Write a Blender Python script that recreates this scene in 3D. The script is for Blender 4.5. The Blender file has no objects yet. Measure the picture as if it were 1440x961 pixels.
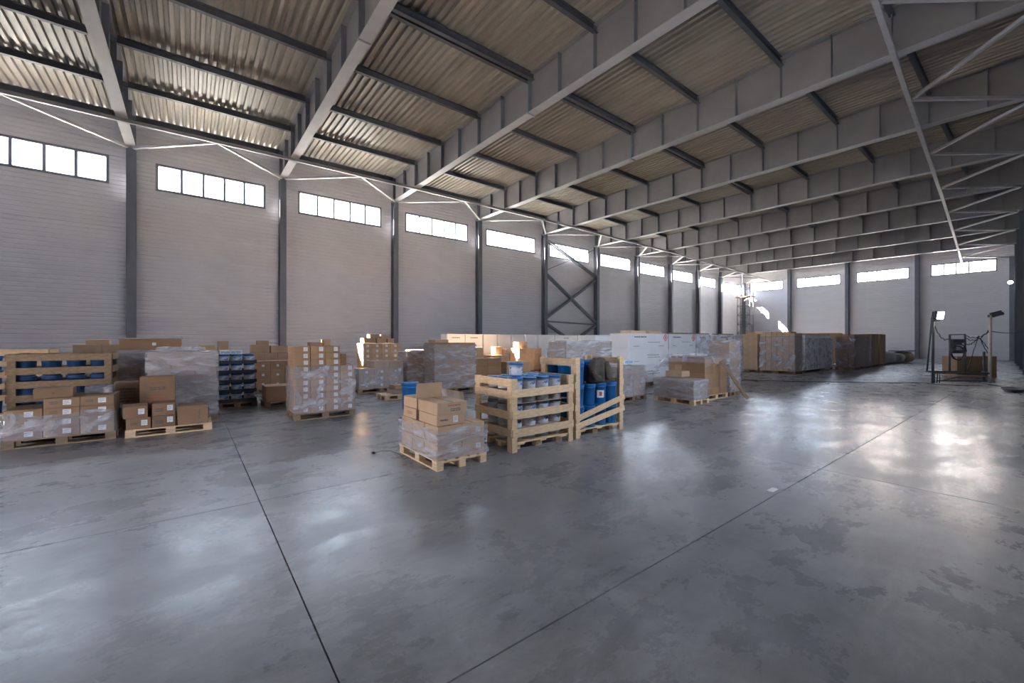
import bpy, bmesh, math, random
from mathutils import Vector, Matrix, noise

# ------------------------------------------------------------------ camera, sky, sun, exposure
sc = bpy.context.scene
C = sc.collection
cd = bpy.data.cameras.new('camera')
cd.lens = 583.2 / 1440 * 36.0
cd.sensor_width = 36.0
cd.shift_y = -1.4 / 1440
cd.clip_start, cd.clip_end = 0.05, 500
cam = bpy.data.objects.new('camera', cd)
C.objects.link(cam)
cam.location = (24.37, 2.06, 1.765)
cam.rotation_euler = (math.radians(90), 0, math.radians(52.1))
sc.camera = cam

w = bpy.data.worlds.new('sky')
sc.world = w
w.use_nodes = True
bg = w.node_tree.nodes['Background']
bg.inputs[0].default_value = (0.77, 0.84, 1.0, 1)
bg.inputs[1].default_value = 1.0

sd = bpy.data.lights.new('sun', 'SUN')
sd.energy = 9.0
sd.angle = math.radians(0.6)
sd.color = (1.0, 0.83, 0.64)
sun = bpy.data.objects.new('sun', sd)
C.objects.link(sun)
SUN = Vector((1.0, 1.75, -1.13)).normalized()
sun.rotation_euler = SUN.to_track_quat('-Z', 'Y').to_euler()
sun.location = (-30, -20, 40)

sc.view_settings.view_transform = 'Standard'
sc.view_settings.look = 'None'
sc.view_settings.gamma = 1
sc.view_settings.use_curve_mapping = False
sc.view_settings.exposure = 5.22
sc.cycles.use_denoising = True
sc.cycles.max_bounces = 14
sc.cycles.diffuse_bounces = 8
sc.cycles.transparent_max_bounces = 24
sc.cycles.sample_clamp_indirect = 20

random.seed(7)

# ------------------------------------------------------------------ materials
MATS = {}
def newmat(name):
    m = bpy.data.materials.new(name)
    m.use_nodes = True
    nt = m.node_tree
    return m, nt, nt.nodes['Principled BSDF']

def tex(nt, scale=(1, 1, 1), coord='Object'):
    tc = nt.nodes.new('ShaderNodeTexCoord')
    mp = nt.nodes.new('ShaderNodeMapping')
    mp.inputs['Scale'].default_value = scale
    nt.links.new(tc.outputs[coord], mp.inputs[0])
    return mp.outputs[0]

def nz(nt, vec, scale, detail=4, rough=0.55, dist=0.0):
    n = nt.nodes.new('ShaderNodeTexNoise')
    n.inputs['Scale'].default_value = scale
    n.inputs['Detail'].default_value = detail
    n.inputs['Roughness'].default_value = rough
    n.inputs['Distortion'].default_value = dist
    nt.links.new(vec, n.inputs['Vector'])
    return n.outputs['Fac']

def ramp(nt, fac, stops):
    r = nt.nodes.new('ShaderNodeValToRGB')
    e = r.color_ramp.elements
    while len(e) < len(stops):
        e.new(0.5)
    for i, (p, c) in enumerate(stops):
        e[i].position = p
        e[i].color = (c, c, c, 1) if isinstance(c, (int, float)) else (*c, 1)
    nt.links.new(fac, r.inputs[0])
    return r.outputs[0]

def bump(nt, b, h, strength=0.3, dist=0.01):
    n = nt.nodes.new('ShaderNodeBump')
    n.inputs['Strength'].default_value = strength
    n.inputs['Distance'].default_value = dist
    nt.links.new(h, n.inputs['Height'])
    nt.links.new(n.outputs[0], b.inputs['Normal'])

def simple(name, col, rough=0.6, metal=0.0, var=0.15, scale=6.0, aniso=(1, 1, 1), bmp=0.0, perobj=0.0):
    """paint-like procedural material: colour with noise variation"""
    m, nt, b = newmat(name)
    v = tex(nt, aniso)
    f = nz(nt, v, scale)
    lo = tuple(max(0, c * (1 - var)) for c in col)
    hi = tuple(min(1, c * (1 + var)) for c in col)
    cout = ramp(nt, f, [(0.3, lo), (0.7, hi)])
    if perobj:
        oi = nt.nodes.new('ShaderNodeObjectInfo')
        hs = nt.nodes.new('ShaderNodeHueSaturation')
        mr = nt.nodes.new('ShaderNodeMapRange')
        mr.inputs['To Min'].default_value = 1 - perobj
        mr.inputs['To Max'].default_value = 1 + perobj
        nt.links.new(oi.outputs['Random'], mr.inputs[0])
        nt.links.new(mr.outputs[0], hs.inputs['Value'])
        nt.links.new(cout, hs.inputs['Color'])
        cout = hs.outputs[0]
    nt.links.new(cout, b.inputs['Base Color'])
    b.inputs['Roughness'].default_value = rough
    b.inputs['Metallic'].default_value = metal
    if bmp:
        bump(nt, b, nz(nt, v, scale * 4), bmp, 0.005)
    MATS[name] = m
    return m

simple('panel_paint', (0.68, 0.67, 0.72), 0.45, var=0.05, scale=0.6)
simple('panel_paint_shaded', (0.13, 0.135, 0.15), 0.5, var=0.05, scale=0.6)  # wall paint darkened: the right side's shade is put into the colour
simple('column_paint', (0.16, 0.175, 0.215), 0.45, var=0.08, scale=2)
simple('rafter_paint', (0.235, 0.23, 0.245), 0.5, var=0.08, scale=1.5)
simple('purlin_paint', (0.07, 0.077, 0.095), 0.5, var=0.15, scale=2)
simple('brace_paint', (0.36, 0.35, 0.365), 0.45, var=0.06, scale=2)
simple('deck_steel', (0.31, 0.275, 0.235), 0.45, metal=0.0, var=0.16, scale=0.9, aniso=(0.4, 3, 1))
simple('window_frame', (0.20, 0.23, 0.28), 0.4, var=0.05)
simple('pine', (0.72, 0.51, 0.31), 0.65, var=0.18, scale=3.0, aniso=(3, 3, 14), bmp=0.15, perobj=0.12)
simple('old_wood', (0.24, 0.16, 0.095), 0.75, var=0.25, scale=4.0, aniso=(3, 3, 9), bmp=0.2, perobj=0.15)
simple('cardboard', (0.37, 0.215, 0.115), 0.75, var=0.10, scale=3.0, bmp=0.05, perobj=0.14)
simple('cardboard_dark', (0.255, 0.15, 0.085), 0.75, var=0.10, scale=3.0, bmp=0.05, perobj=0.14)
simple('cardboard_pale', (0.50, 0.335, 0.21), 0.75, var=0.10, scale=3.0, bmp=0.05, perobj=0.10)
simple('cardboard_grey', (0.36, 0.27, 0.22), 0.75, var=0.12, scale=3.0, bmp=0.05, perobj=0.12)
simple('white_carton', (0.86, 0.85, 0.87), 0.6, var=0.04, scale=2.0, perobj=0.03)
simple('cream_card', (0.66, 0.57, 0.50), 0.7, var=0.10, scale=4)
simple('tape', (0.50, 0.36, 0.22), 0.25, var=0.05)
simple('paper', (0.78, 0.78, 0.80), 0.6, var=0.06, scale=20)
simple('print_red', (0.42, 0.12, 0.06), 0.7, var=0.1)
simple('print_dark', (0.10, 0.09, 0.10), 0.7, var=0.1)
simple('hazard_red', (0.72, 0.05, 0.06), 0.6, var=0.05)
simple('white_plastic', (0.74, 0.75, 0.78), 0.35, var=0.04)
simple('blue_plastic', (0.012, 0.15, 0.42), 0.3, var=0.08)
simple('blue_print', (0.05, 0.22, 0.50), 0.4, var=0.3, scale=14)
simple('blue_plastic_shaded', (0.02, 0.06, 0.16), 0.4, var=0.1)  # blue plastic with the crate's shade put into its colour
simple('black_plastic', (0.018, 0.02, 0.03), 0.45, var=0.2)
simple('cable_rubber', (0.02, 0.02, 0.024), 0.5, var=0.2)
simple('rig_steel', (0.07, 0.075, 0.085), 0.45, var=0.2, scale=8)
simple('pale_pipe', (0.42, 0.38, 0.33), 0.5, var=0.15, scale=8)
simple('galvanised', (0.40, 0.42, 0.45), 0.4, metal=0.6, var=0.12, scale=8)
simple('coat_cloth', (0.085, 0.068, 0.055), 0.9, var=0.25, scale=9, bmp=0.3)
simple('coat_lining', (0.14, 0.075, 0.05), 0.9, var=0.2, scale=9)
simple('sack_cloth', (0.42, 0.40, 0.38), 0.8, var=0.2, scale=7, bmp=0.2)
simple('ground_outside', (0.45, 0.44, 0.41), 0.9, var=0.2, scale=0.3)
simple('roof_red', (0.012, 0.009, 0.008), 0.8, var=0.1)

def concrete():
    m, nt, b = newmat('polished_concrete')
    v = tex(nt)
    big = nz(nt, v, 0.22, 5, 0.6, 0.3)
    mid = nz(nt, v, 1.1, 7, 0.68, 0.5)
    fine = nz(nt, v, 16, 5, 0.6)
    c1 = ramp(nt, big, [(0.32, (0.190, 0.192, 0.207)), (0.50, (0.248, 0.247, 0.258)), (0.68, (0.330, 0.322, 0.322))])
    c2 = ramp(nt, mid, [(0.28, 0.58), (0.44, 0.90), (0.58, 1.08), (0.72, 1.30)])
    c3 = ramp(nt, nz(nt, tex(nt, (2.2, 0.6, 1)), 2.6, 8, 0.75, 0.8), [(0.3, 0.82), (0.7, 1.15)])
    def mul(a, c):
        n = nt.nodes.new('ShaderNodeMix'); n.data_type = 'RGBA'; n.blend_type = 'MULTIPLY'
        n.inputs[0].default_value = 1
        nt.links.new(a, n.inputs[6]); nt.links.new(c, n.inputs[7])
        return n.outputs[2]
    nt.links.new(mul(mul(c1, c2), c3), b.inputs['Base Color'])
    v2 = tex(nt, (1.0, 0.6, 1))
    pol = nz(nt, v2, 1.5, 9, 0.76, 0.2)
    nt.links.new(ramp(nt, pol, [(0.30, 0.21), (0.46, 0.27), (0.58, 0.345), (0.72, 0.42)]), b.inputs['Roughness'])
    b.inputs['Specular IOR Level'].default_value = 0.34
    bump(nt, b, nz(nt, v, 7.0, 7, 0.68, 0.4), 0.10, 0.008)
    MATS['concrete'] = m
concrete()

def film(name, sc3, lo, col, bs):
    m, nt, b = newmat(name)
    v = tex(nt, sc3)
    f = nz(nt, v, 1.7, 4, 0.6, 0.9)
    b.inputs['Base Color'].default_value = (*col, 1)
    b.inputs['Roughness'].default_value = 0.16
    b.inputs['Specular IOR Level'].default_value = 0.75
    tr = nt.nodes.new('ShaderNodeBsdfTransparent')
    tr.inputs[0].default_value = (0.95, 0.95, 0.97, 1)
    mx = nt.nodes.new('ShaderNodeMixShader')
    nt.links.new(ramp(nt, f, lo), mx.inputs[0])  # dense white streaks in the mix imitate glints on the wrinkles
    nt.links.new(tr.outputs[0], mx.inputs[1])
    nt.links.new(b.outputs[0], mx.inputs[2])
    nt.links.new(mx.outputs[0], nt.nodes['Material Output'].inputs[0])
    bump(nt, b, nz(nt, v, 1.9, 4, 0.55, 1.3), bs, 0.08)
    MATS[name] = m
film('film', (1.0, 1.0, 4.2), [(0.30, 0.18), (0.47, 0.32), (0.60, 0.48), (0.74, 0.85)], (0.76, 0.74, 0.78), 1.0)
film('film_clear', (1.3, 1.3, 1.6), [(0.32, 0.12), (0.48, 0.24), (0.60, 0.42), (0.70, 0.80)], (0.76, 0.74, 0.79), 0.9)

def glass():
    m, nt, b = newmat('window_glass')
    v = tex(nt)
    tr = nt.nodes.new('ShaderNodeBsdfTransparent')
    tr.inputs[0].default_value = (0.93, 0.96, 0.97, 1)
    gl = nt.nodes.new('ShaderNodeBsdfGlossy')
    gl.inputs['Roughness'].default_value = 0.03
    mx = nt.nodes.new('ShaderNodeMixShader')
    mx.inputs[0].default_value = 0.04
    nt.links.new(tr.outputs[0], mx.inputs[1])
    nt.links.new(gl.outputs[0], mx.inputs[2])
    nt.links.new(mx.outputs[0], nt.nodes['Material Output'].inputs[0])
    nt.nodes.remove(b)
    MATS['glass'] = m
glass()

def emit(name, col, s):
    m, nt, b = newmat(name)
    b.inputs['Base Color'].default_value = (*col, 1)
    b.inputs['Emission Color'].default_value = (*col, 1)
    b.inputs['Emission Strength'].default_value = s
    MATS[name] = m
emit('lamp_glow', (1.0, 0.98, 0.95), 3.0)

# ------------------------------------------------------------------ mesh helpers
def box_bm(bm, c, s, bev=0.0, rot=None):
    r = bmesh.ops.create_cube(bm, size=1.0)
    vs = r['verts']
    bmesh.ops.scale(bm, vec=s, verts=vs)
    if bev:
        es = list({e for v in vs for e in v.link_edges})
        rr = bmesh.ops.bevel(bm, geom=es, offset=bev, segments=1, affect='EDGES', profile=0.5)
        vs = list({v for f in rr['faces'] for v in f.verts} | {v for v in vs if v.is_valid})
    if rot is not None:
        bmesh.ops.transform(bm, matrix=rot, verts=vs)
    bmesh.ops.translate(bm, vec=c, verts=vs)
    return vs

def bar_bm(bm, a, b, wd, ht, roll=0.0):
    """rectangular bar from a to b"""
    a, b = Vector(a), Vector(b)
    d = b - a
    L = d.length
    q = d.to_track_quat('X', 'Z').to_matrix().to_4x4() @ Matrix.Rotation(roll, 4, 'X')
    return box_bm(bm, (a + b) / 2, (L, wd, ht), 0, q)

def tube_bm(bm, pts, r, n=8):
    pts = [Vector(p) for p in pts]
    rings = []
    for i, p in enumerate(pts):
        t = (pts[min(i + 1, len(pts) - 1)] - pts[max(i - 1, 0)])
        if t.length < 1e-9:
            t = Vector((0, 0, 1))
        t.normalize()
        u = t.cross(Vector((0, 0, 1)))
        if u.length < 1e-3:
            u = t.cross(Vector((1, 0, 0)))
        u.normalize()
        v = t.cross(u)
        rings.append([bm.verts.new(p + r * (math.cos(2 * math.pi * k / n) * u + math.sin(2 * math.pi * k / n) * v)) for k in range(n)])
    for a, b in zip(rings, rings[1:]):
        for k in range(n):
            bm.faces.new((a[k], a[(k + 1) % n], b[(k + 1) % n], b[k]))
    bm.faces.new(rings[0][::-1]); bm.faces.new(rings[-1])

def lathe_bm(bm, prof, n=20, c=(0, 0, 0)):
    rings = []
    for r, z in prof:
        rings.append([bm.verts.new((c[0] + r * math.cos(2 * math.pi * k / n), c[1] + r * math.sin(2 * math.pi * k / n), c[2] + z)) for k in range(n)])
    for a, b in zip(rings, rings[1:]):
        for k in range(n):
            bm.faces.new((a[k], a[(k + 1) % n], b[(k + 1) % n], b[k]))
    bm.faces.new(rings[0][::-1]); bm.faces.new(rings[-1])

def mesh(bm, name, mat, smooth=False):
    bmesh.ops.recalc_face_normals(bm, faces=bm.faces)
    me = bpy.data.meshes.new(name)
    bm.to_mesh(me); bm.free()
    me.materials.append(MATS[mat])
    if smooth:
        for p in me.polygons:
            p.use_smooth = True
    return me

def obj(name, me, parent=None, loc=(0, 0, 0), rz=0.0):
    o = bpy.data.objects.new(name, me)
    C.objects.link(o)
    o.location = loc
    o.rotation_euler = (0, 0, rz)
    if parent is not None:
        o.parent = parent
    return o

def tag(o, label=None, cat=None, group=None, kind=None):
    if label: o['label'] = label
    if cat: o['category'] = cat
    if group: o['group'] = group
    if kind: o['kind'] = kind
    return o

def thing(name, label, cat, loc=(0, 0, 0), rz=0.0, group=None, kind=None):
    o = bpy.data.objects.new(name, None)
    o.empty_display_size = 0.1
    C.objects.link(o)
    o.location = loc
    o.rotation_euler = (0, 0, rz)
    return tag(o, label, cat, group, kind)

CACHE = {}
def boxmesh(s, mat, bev=0.0, name='block'):
    k = ('box', tuple(round(x, 4) for x in s), mat, bev)
    if k not in CACHE:
        bm = bmesh.new(); box_bm(bm, (0, 0, 0), s, bev)
        CACHE[k] = mesh(bm, name, mat)
    return CACHE[k]

def part_box(name, parent, c, s, mat, bev=0.0):
    return obj(name, boxmesh(s, mat, bev, name), parent, c)

def part_bar(name, parent, a, b, wd, ht, mat, roll=0.0):
    """a bar as its own object, origin at its middle"""
    a, b = Vector(a), Vector(b)
    L = (b - a).length
    o = obj(name, boxmesh((L, wd, ht), mat, 0, name), parent, (a + b) / 2)
    q = (b - a).to_track_quat('X', 'Z') @ Matrix.Rotation(roll, 3, 'X').to_quaternion()
    o.rotation_euler = q.to_euler()
    return o

# ------------------------------------------------------------------ the hall
COLY = [-6.0, 0.1, 5.85, 11.85, 17.9, 24.05, 30.2, 36.1, 41.9, 47.5, 52.8]
ZL = [10.0, 10.02, 10.09, 10.13, 10.11, 10.10, 9.99, 9.92, 9.79, 9.66, 9.45]
YN, YE = -6.3, 59.3
DEPTH = 1.40
def xr(y): return 23.4 - (y - 44.0) * 0.045
def zl(y):
    if y <= COLY[0]: return ZL[0]
    pts = list(zip(COLY, ZL)) + [(YE, 9.25)]
    for (a, za), (b, zb) in zip(pts, pts[1:]):
        if y <= b: return za + (zb - za) * (y - a) / (b - a)
    return pts[-1][1]
def zr_(y): return min(9.82, zl(y) - 0.1)
def zbot(x, y):
    t = x / xr(y)
    return zl(y) * (1 - t) + zr_(y) * t

# floor: slabs parted by saw-cut joints
fl = thing('floor', 'polished grey concrete floor with saw-cut joints', 'floor', kind='structure')
part_box('sub_base', fl, (12, 26.5, -0.22), (29.4, 66, 0.1), 'concrete')
jx = [-0.6, 4.9, 8.4, 11.9, 15.5, 19.07, 22.48, 26.4]
jy = [-6.5, -3.3, 2.67, 8.9, 14.9, 21.0, 27.0, 33.0, 39.0, 45.0, 51.0, 59.6]
g = 0.004
for a, b in zip(jx, jx[1:]):
    for c, d in zip(jy, jy[1:]):
        bm = bmesh.new()
        box_bm(bm, ((a + b) / 2, (c + d) / 2, -0.085), (b - a - 2 * g, d - c - 2 * g, 0.17), 0.002)
        obj('slab', mesh(bm, 'slab', 'concrete'), fl)

# wall panels with shallow ribs
def panel_mesh(L, H, axis):
    k = ('panel', round(L, 3), round(H, 3), axis)
    if k in CACHE: return CACHE[k]
    n = max(2, round(H / 0.185))
    prof = [(0, 0.0), (-0.012, 0.0)]
    prof = []
    p = H / n
    z = -H / 2 + 0.006
    prof.append((-0.025, -H / 2)); prof.append((0, z + 0.012))
    for i in range(1, n):
        zz = -H / 2 + i * p
        prof += [(0, zz - 0.03), (-0.016, zz - 0.014), (-0.016, zz + 0.014), (0, zz + 0.03)]
    prof += [(0, H / 2 - 0.018), (-0.025, H / 2), (-0.14, H / 2), (-0.14, -H / 2)]
    bm = bmesh.new()
    A, B = [], []
    for d, z in prof:
        if axis == 'x':   # wall in the yz plane, face towards +x
            A.append(bm.verts.new((d, -L / 2, z))); B.append(bm.verts.new((d, L / 2, z)))
        else:             # wall in the xz plane, face towards -y
            A.append(bm.verts.new((-L / 2, -d, z))); B.append(bm.verts.new((L / 2, -d, z)))
    m = len(prof)
    for i in range(m):
        bm.faces.new((A[i], A[(i + 1) % m], B[(i + 1) % m], B[i]))
    bm.faces.new(A); bm.faces.new(B[::-1])
    CACHE[k] = mesh(bm, 'panel', 'panel_paint')
    return CACHE[k]

def window(n, label, c, L, H, axis):
    wdw = thing('window_%d' % n, label, 'window', c, 0 if axis == 'x' else -math.pi / 2 if axis == 'y' else math.pi - ang, kind='structure')
    # local: length along y, face to +x
    f = 0.10
    part_box('window_frame', wdw, (-0.05, 0, H / 2 - f / 2), (0.12, L, f), 'window_frame')
    part_box('window_frame', wdw, (-0.05, 0, -H / 2 + f / 2), (0.12, L, f), 'window_frame')
    for s in (-1, 1):
        part_box('window_frame', wdw, (-0.05, s * (L / 2 - f / 2), 0), (0.12, f, H - 2 * f), 'window_frame')
    np_ = 5
    pw = (L - 2 * f) / np_
    for i in range(1, np_):
        part_box('mullion', wdw, (-0.05, -L / 2 + f + i * pw, 0), (0.09, 0.10, H - 2 * f), 'window_frame')
    for i in range(np_):
        part_box('pane', wdw, (-0.06, -L / 2 + f + (i + 0.5) * pw, 0), (0.012, pw - 0.102, H - 2 * f), 'glass')
    ld = bpy.data.lights.new('window_portal', 'AREA')
    ld.shape = 'RECTANGLE'; ld.size = L; ld.size_y = H
    ld.cycles.is_portal = True
    lo = bpy.data.objects.new('window_portal', ld)
    C.objects.link(lo)
    lo.location = Vector(c) + (Vector((-0.16, 0, 0)) if axis == 'x' else Vector((0.2, 0, 0)) if axis == 'r' else Vector((0, 0.16, 0)) if c[1] > 0 else Vector((0, -0.16, 0)))
    dirv = Vector((1, 0, 0)) if axis == 'x' else Vector((-1, -0.045, 0)) if axis == 'r' else Vector((0, -1, 0)) if c[1] > 0 else Vector((0, 1, 0))
    lo.rotation_euler = dirv.to_track_quat('-Z', 'Y').to_euler()

def wall_bay(parent, a, b, axis, pos, s, wa, wb, ztop, zw0, zw1):
    """panels of one bay between a and b; window opening wa..wb, zw0..zw1"""
    def put(u0, u1, z0, z1):
        L, H = u1 - u0, z1 - z0
        loc = (pos, (u0 + u1) / 2, (z0 + z1) / 2) if axis == 'x' else ((u0 + u1) / 2, pos, (z0 + z1) / 2)
        obj('panel', panel_mesh(L, H, axis), parent, loc)
    z = 0.0
    for i in range(7):
        put(a, b, z, z + 1.11 * s); z += 1.11 * s
    put(a, b, z, zw0)
    put(a, wa, zw0, zw1); put(wb, b, zw0, zw1)
    put(a, b, zw1, ztop)

wl = thing('wall_left', 'pale grey ribbed panel wall under a strip of windows', 'wall', kind='structure')
nwin = 1
words = ['nearest', 'second', 'third', 'fourth', 'fifth', 'sixth', 'seventh', 'eighth', 'ninth', 'tenth', 'last']
ys = COLY + [YE]
for i, (a, b) in enumerate(zip(ys, ys[1:])):
    s = zl((a + b) / 2) / 10.1
    a2, b2 = (a if i else YN), b
    wa, wb = a + 0.78, b - 0.72
    if i == 10: wa, wb = a + 0.78, b - 0.45
    zw0, zw1 = 8.5 * s, 9.72 * s
    wall_bay(wl, a2, b2, 'x', 0.0, s, wa, wb, zl(a) + DEPTH - 0.05, zw0, zw1)
    window(nwin, '%s high window strip along the left wall, counted from the camera' % words[i], (0, (wa + wb) / 2, (zw0 + zw1) / 2), wb - wa, zw1 - zw0, 'x')
    nwin += 1

we = thing('wall_back', 'pale ribbed panel end wall with four high windows', 'wall', kind='structure')
xs_e = [0.0, 5.5, 11.05, 16.6, xr(YE) + 0.35]
we_w = [(0.95, 4.75), (6.15, 10.4), (11.8, 16.0), (17.5, 21.75)]
for i, (a, b) in enumerate(zip(xs_e, xs_e[1:])):
    wall_bay(we, a, b, 'y', YE, 0.935, we_w[i][0], we_w[i][1], zl(YE) + DEPTH, 8.02, 9.15)
    window(nwin, 'end wall window strip, %s from the left corner' % ['first', 'second', 'third', 'last'][i], ((we_w[i][0] + we_w[i][1]) / 2, YE, 8.585), we_w[i][1] - we_w[i][0], 1.13, 'y')
    nwin += 1
# near gable behind the camera
wn = thing('wall_front', 'panel gable wall behind the camera', 'wall', kind='structure')
GX0, GX1, GH = 18.6, 21.4, 2.5      # gate opening added out of view to let daylight onto the goods
def wn_piece(a, b, z0, z1):
    part_box('panel', wn, ((a + b) / 2, YN - 0.07, (z0 + z1) / 2), (b - a, 0.14, z1 - z0), 'panel_paint')
for a, b in ((0, 5.4), (5.4, 10.8), (10.8, GX0), (GX1, xr(YN) + 0.5)):
    for z0, z1 in ((0, GH), (GH, 5.6), (5.6, 8.4), (8.4, 11.5)): wn_piece(a, b, z0, z1)
for z0, z1 in ((GH, 5.6), (5.6, 8.4), (8.4, 11.5)): wn_piece(GX0, GX1, z0, z1)
dg_ = thing('added_gate_1', 'added unseen gate in the gable behind the camera, letting daylight in', 'gate', ((GX0 + GX1) / 2, YN - 0.07, 0), kind='structure')
gw = (GX1 - GX0) / 2
for q in (-1, 1): part_box('jamb', dg_, (q * (gw - 0.05), 0, GH / 2), (0.1, 0.2, GH), 'column_paint')
part_box('lintel', dg_, (0, 0, GH - 0.05), (2 * gw - 0.2, 0.2, 0.1), 'column_paint')
part_box('rolled_shutter', dg_, (0, 0.28, GH + 0.3), (2 * gw, 0.36, 0.5), 'panel_paint_shaded', 0.08)
ld = bpy.data.lights.new('added_gate_portal', 'AREA'); ld.shape = 'RECTANGLE'; ld.size = 2 * gw; ld.size_y = GH
ld.cycles.is_portal = True
lo = bpy.data.objects.new('added_gate_portal', ld); C.objects.link(lo)
lo.location = ((GX0 + GX1) / 2, YN - 0.2, GH / 2)
lo.rotation_euler = Vector((0, 1, 0)).to_track_quat('-Z', 'Y').to_euler()
wr = thing('wall_right', 'panel wall behind the right-hand columns', 'wall', kind='structure')
ang = math.atan2(xr(YE) - xr(YN), YE - YN)
Lr = math.hypot(xr(YE) - xr(YN), YE - YN)
ydir = Vector((xr(YE) - xr(YN), YE - YN, 0)).normalized()
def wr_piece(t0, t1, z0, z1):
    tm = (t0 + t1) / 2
    o = part_box('panel', wr, (xr(YN) + (xr(YE) - xr(YN)) * tm + 0.42, YN + (YE - YN) * tm, (z0 + z1) / 2), (0.14, Lr * (t1 - t0), z1 - z0), 'panel_paint_shaded')
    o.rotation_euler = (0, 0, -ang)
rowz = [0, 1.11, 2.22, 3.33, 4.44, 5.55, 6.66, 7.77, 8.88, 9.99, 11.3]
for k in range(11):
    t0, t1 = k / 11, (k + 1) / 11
    lit = k in (2, 3)  # bays with an added window, out of view, to light the goods' fronts
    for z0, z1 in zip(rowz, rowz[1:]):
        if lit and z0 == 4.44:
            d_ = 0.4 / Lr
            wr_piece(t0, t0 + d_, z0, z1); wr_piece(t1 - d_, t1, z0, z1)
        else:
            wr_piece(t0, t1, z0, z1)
    if lit:
        tm = (t0 + t1) / 2
        window(nwin, 'added unseen side window in the right wall for front daylight, %s one' % ('near' if k == 2 else 'far'), (xr(YN) + (xr(YE) - xr(YN)) * tm + 0.35, YN + (YE - YN) * tm, 4.995), Lr / 11 - 0.8, 1.11, 'r')
        nwin += 1

# columns
def column(name, label, x, y, h, face=1, mat='column_paint', axis='x'):
    c = thing(name, label, 'column', (x, y, 0), 0 if axis == 'x' else -math.pi / 2, kind='structure')
    d = 0.40
    part_box('flange', c, (face * (d - 0.012), 0, h / 2), (0.024, 0.30, h), mat)
    part_box('flange', c, (face * 0.012, 0, h / 2), (0.024, 0.30, h), mat)
    part_box('web', c, (face * d / 2, 0, h / 2), (d - 0.048, 0.016, h), mat)
    part_box('base_plate', c, (face * d / 2, 0, 0.012), (d + 0.1, 0.4, 0.024), mat)
    part_box('cap_plate', c, (face * d / 2, 0, h - 0.01), (d + 0.06, 0.36, 0.02), 'brace_paint')
    return c
for i, y in enumerate(COLY):
    column('wall_column', 'dark steel column on the left wall, %s from the camera' % words[i], 0.08, y, zl(y) - 0.03)
    column('side_column', 'dark steel column on the right wall, %s from the camera' % words[i], xr(y) + 0.32, y, zr_(y) - 0.03, -1)
for i, x in enumerate(xs_e[1:4]):
    c = column('wall_column', 'steel column on the end wall, %s from the left corner' % words[i + 0].replace('nearest', 'first'), x, YE - 0.08, zbot(x, YE) + 1.2, 1, axis='y')
column('wall_column', 'steel column in the far left corner', 0.3, YE - 0.08, zl(YE), 1, axis='y')
column('wall_column', 'steel column in the far right corner', xr(YE) - 0.1, YE - 0.08, zr_(YE), 1, axis='y')

# rafters
PX = [0.40, 3.42, 6.40, 9.62, 12.95, 16.0, 18.9, 21.7]
for i, y in enumerate(COLY):
    r = thing('roof_rafter', 'deep plate-girder roof rafter, %s from the camera' % words[i], 'rafter', (0, y, 0), kind='structure')
    xe = xr(y) + 0.3
    z0, z1 = zl(y), zr_(y)
    def zz(x): return z0 + (z1 - z0) * x / xe
    part_bar('bottom_flange', r, (0.08, 0, z0 + 0.012), (xe, 0, z1 + 0.012), 0.34, 0.024, 'brace_paint')
    part_bar('top_flange', r, (0.08, 0, z0 + DEPTH - 0.012), (xe, 0, z1 + DEPTH - 0.012), 0.34, 0.024, 'rafter_paint')
    part_bar('web', r, (0.08, 0, z0 + DEPTH / 2), (xe, 0, z1 + DEPTH / 2), 0.014, DEPTH - 0.05, 'rafter_paint')
    st = []
    for p, q in zip(PX, PX[1:] + [xe]):
        st += [p, (p + q) / 2]
    for x in st:
        if x > xe - 0.2: continue
        for s in (-1, 1):
            part_box('stiffener', r, (x, s * 0.085, zz(x) + DEPTH / 2), (0.018, 0.155, DEPTH - 0.06), 'column_paint')
    for x in (12.9,):
        part_box('splice_plate', r, (x, 0, zz(x) - 0.012), (0.06, 0.36, 0.06), 'brace_paint')
        part_box('splice_plate', r, (x + 0.05, 0, zz(x) + DEPTH / 2), (0.03, 0.34, DEPTH + 0.04), 'column_paint')

# roof deck, purlins
ce = thing('ceiling', 'corrugated steel roof deck on dark purlins', 'ceiling', kind='structure')
edges = [YN] + COLY[1:] + [YE]
for i, (a, b) in enumerate(zip(edges, edges[1:])):
    n = round((b - a) / 0.25)
    p = (b - a) / n
    prof = []
    for k in range(n):
        y = a + k * p
        prof += [(y, 0.0), (y + 0.40 * p, 0.0), (y + 0.52 * p, 0.085), (y + 0.88 * p, 0.085)]
    prof.append((b, 0.0))
    bm = bmesh.new()
    cols = []
    xA, nseg = -0.1, 1
    for y, dz in prof:
        xB = xr(y) + 0.5
        cols.append([bm.verts.new((x, y, zbot(x, y) + DEPTH + 0.005 + dz)) for x in (xA, xB)])
    for u, v in zip(cols, cols[1:]):
        bm.faces.new((u[0], u[1], v[1], v[0]))
    obj('deck_sheet', mesh(bm, 'deck_sheet', 'deck_steel'), ce)
    for x in PX:
        if i == 0: ya, yb = COLY[0] + 0.01, b - 0.01
        else: ya, yb = a + 0.01, b - 0.01
        if i == len(edges) - 2: yb = YE - 0.05
        for dx in ((-0.11, 0.11) if x == 12.95 else (0.0,)):
            bm = bmesh.new()
            za, zb = zbot(x, ya) + DEPTH, zbot(x, yb) + DEPTH
            X = x + dx
            bar_bm(bm, (X, ya, za - 0.006), (X, yb, zb - 0.006), 0.14, 0.012)
            bar_bm(bm, (X, ya, za - 0.12), (X, yb, zb - 0.12), 0.012, 0.216)
            bar_bm(bm, (X, ya, za - 0.234), (X, yb, zb - 0.234), 0.14, 0.012)
            obj('purlin', mesh(bm, 'purlin', 'purlin_paint'), ce)
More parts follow.
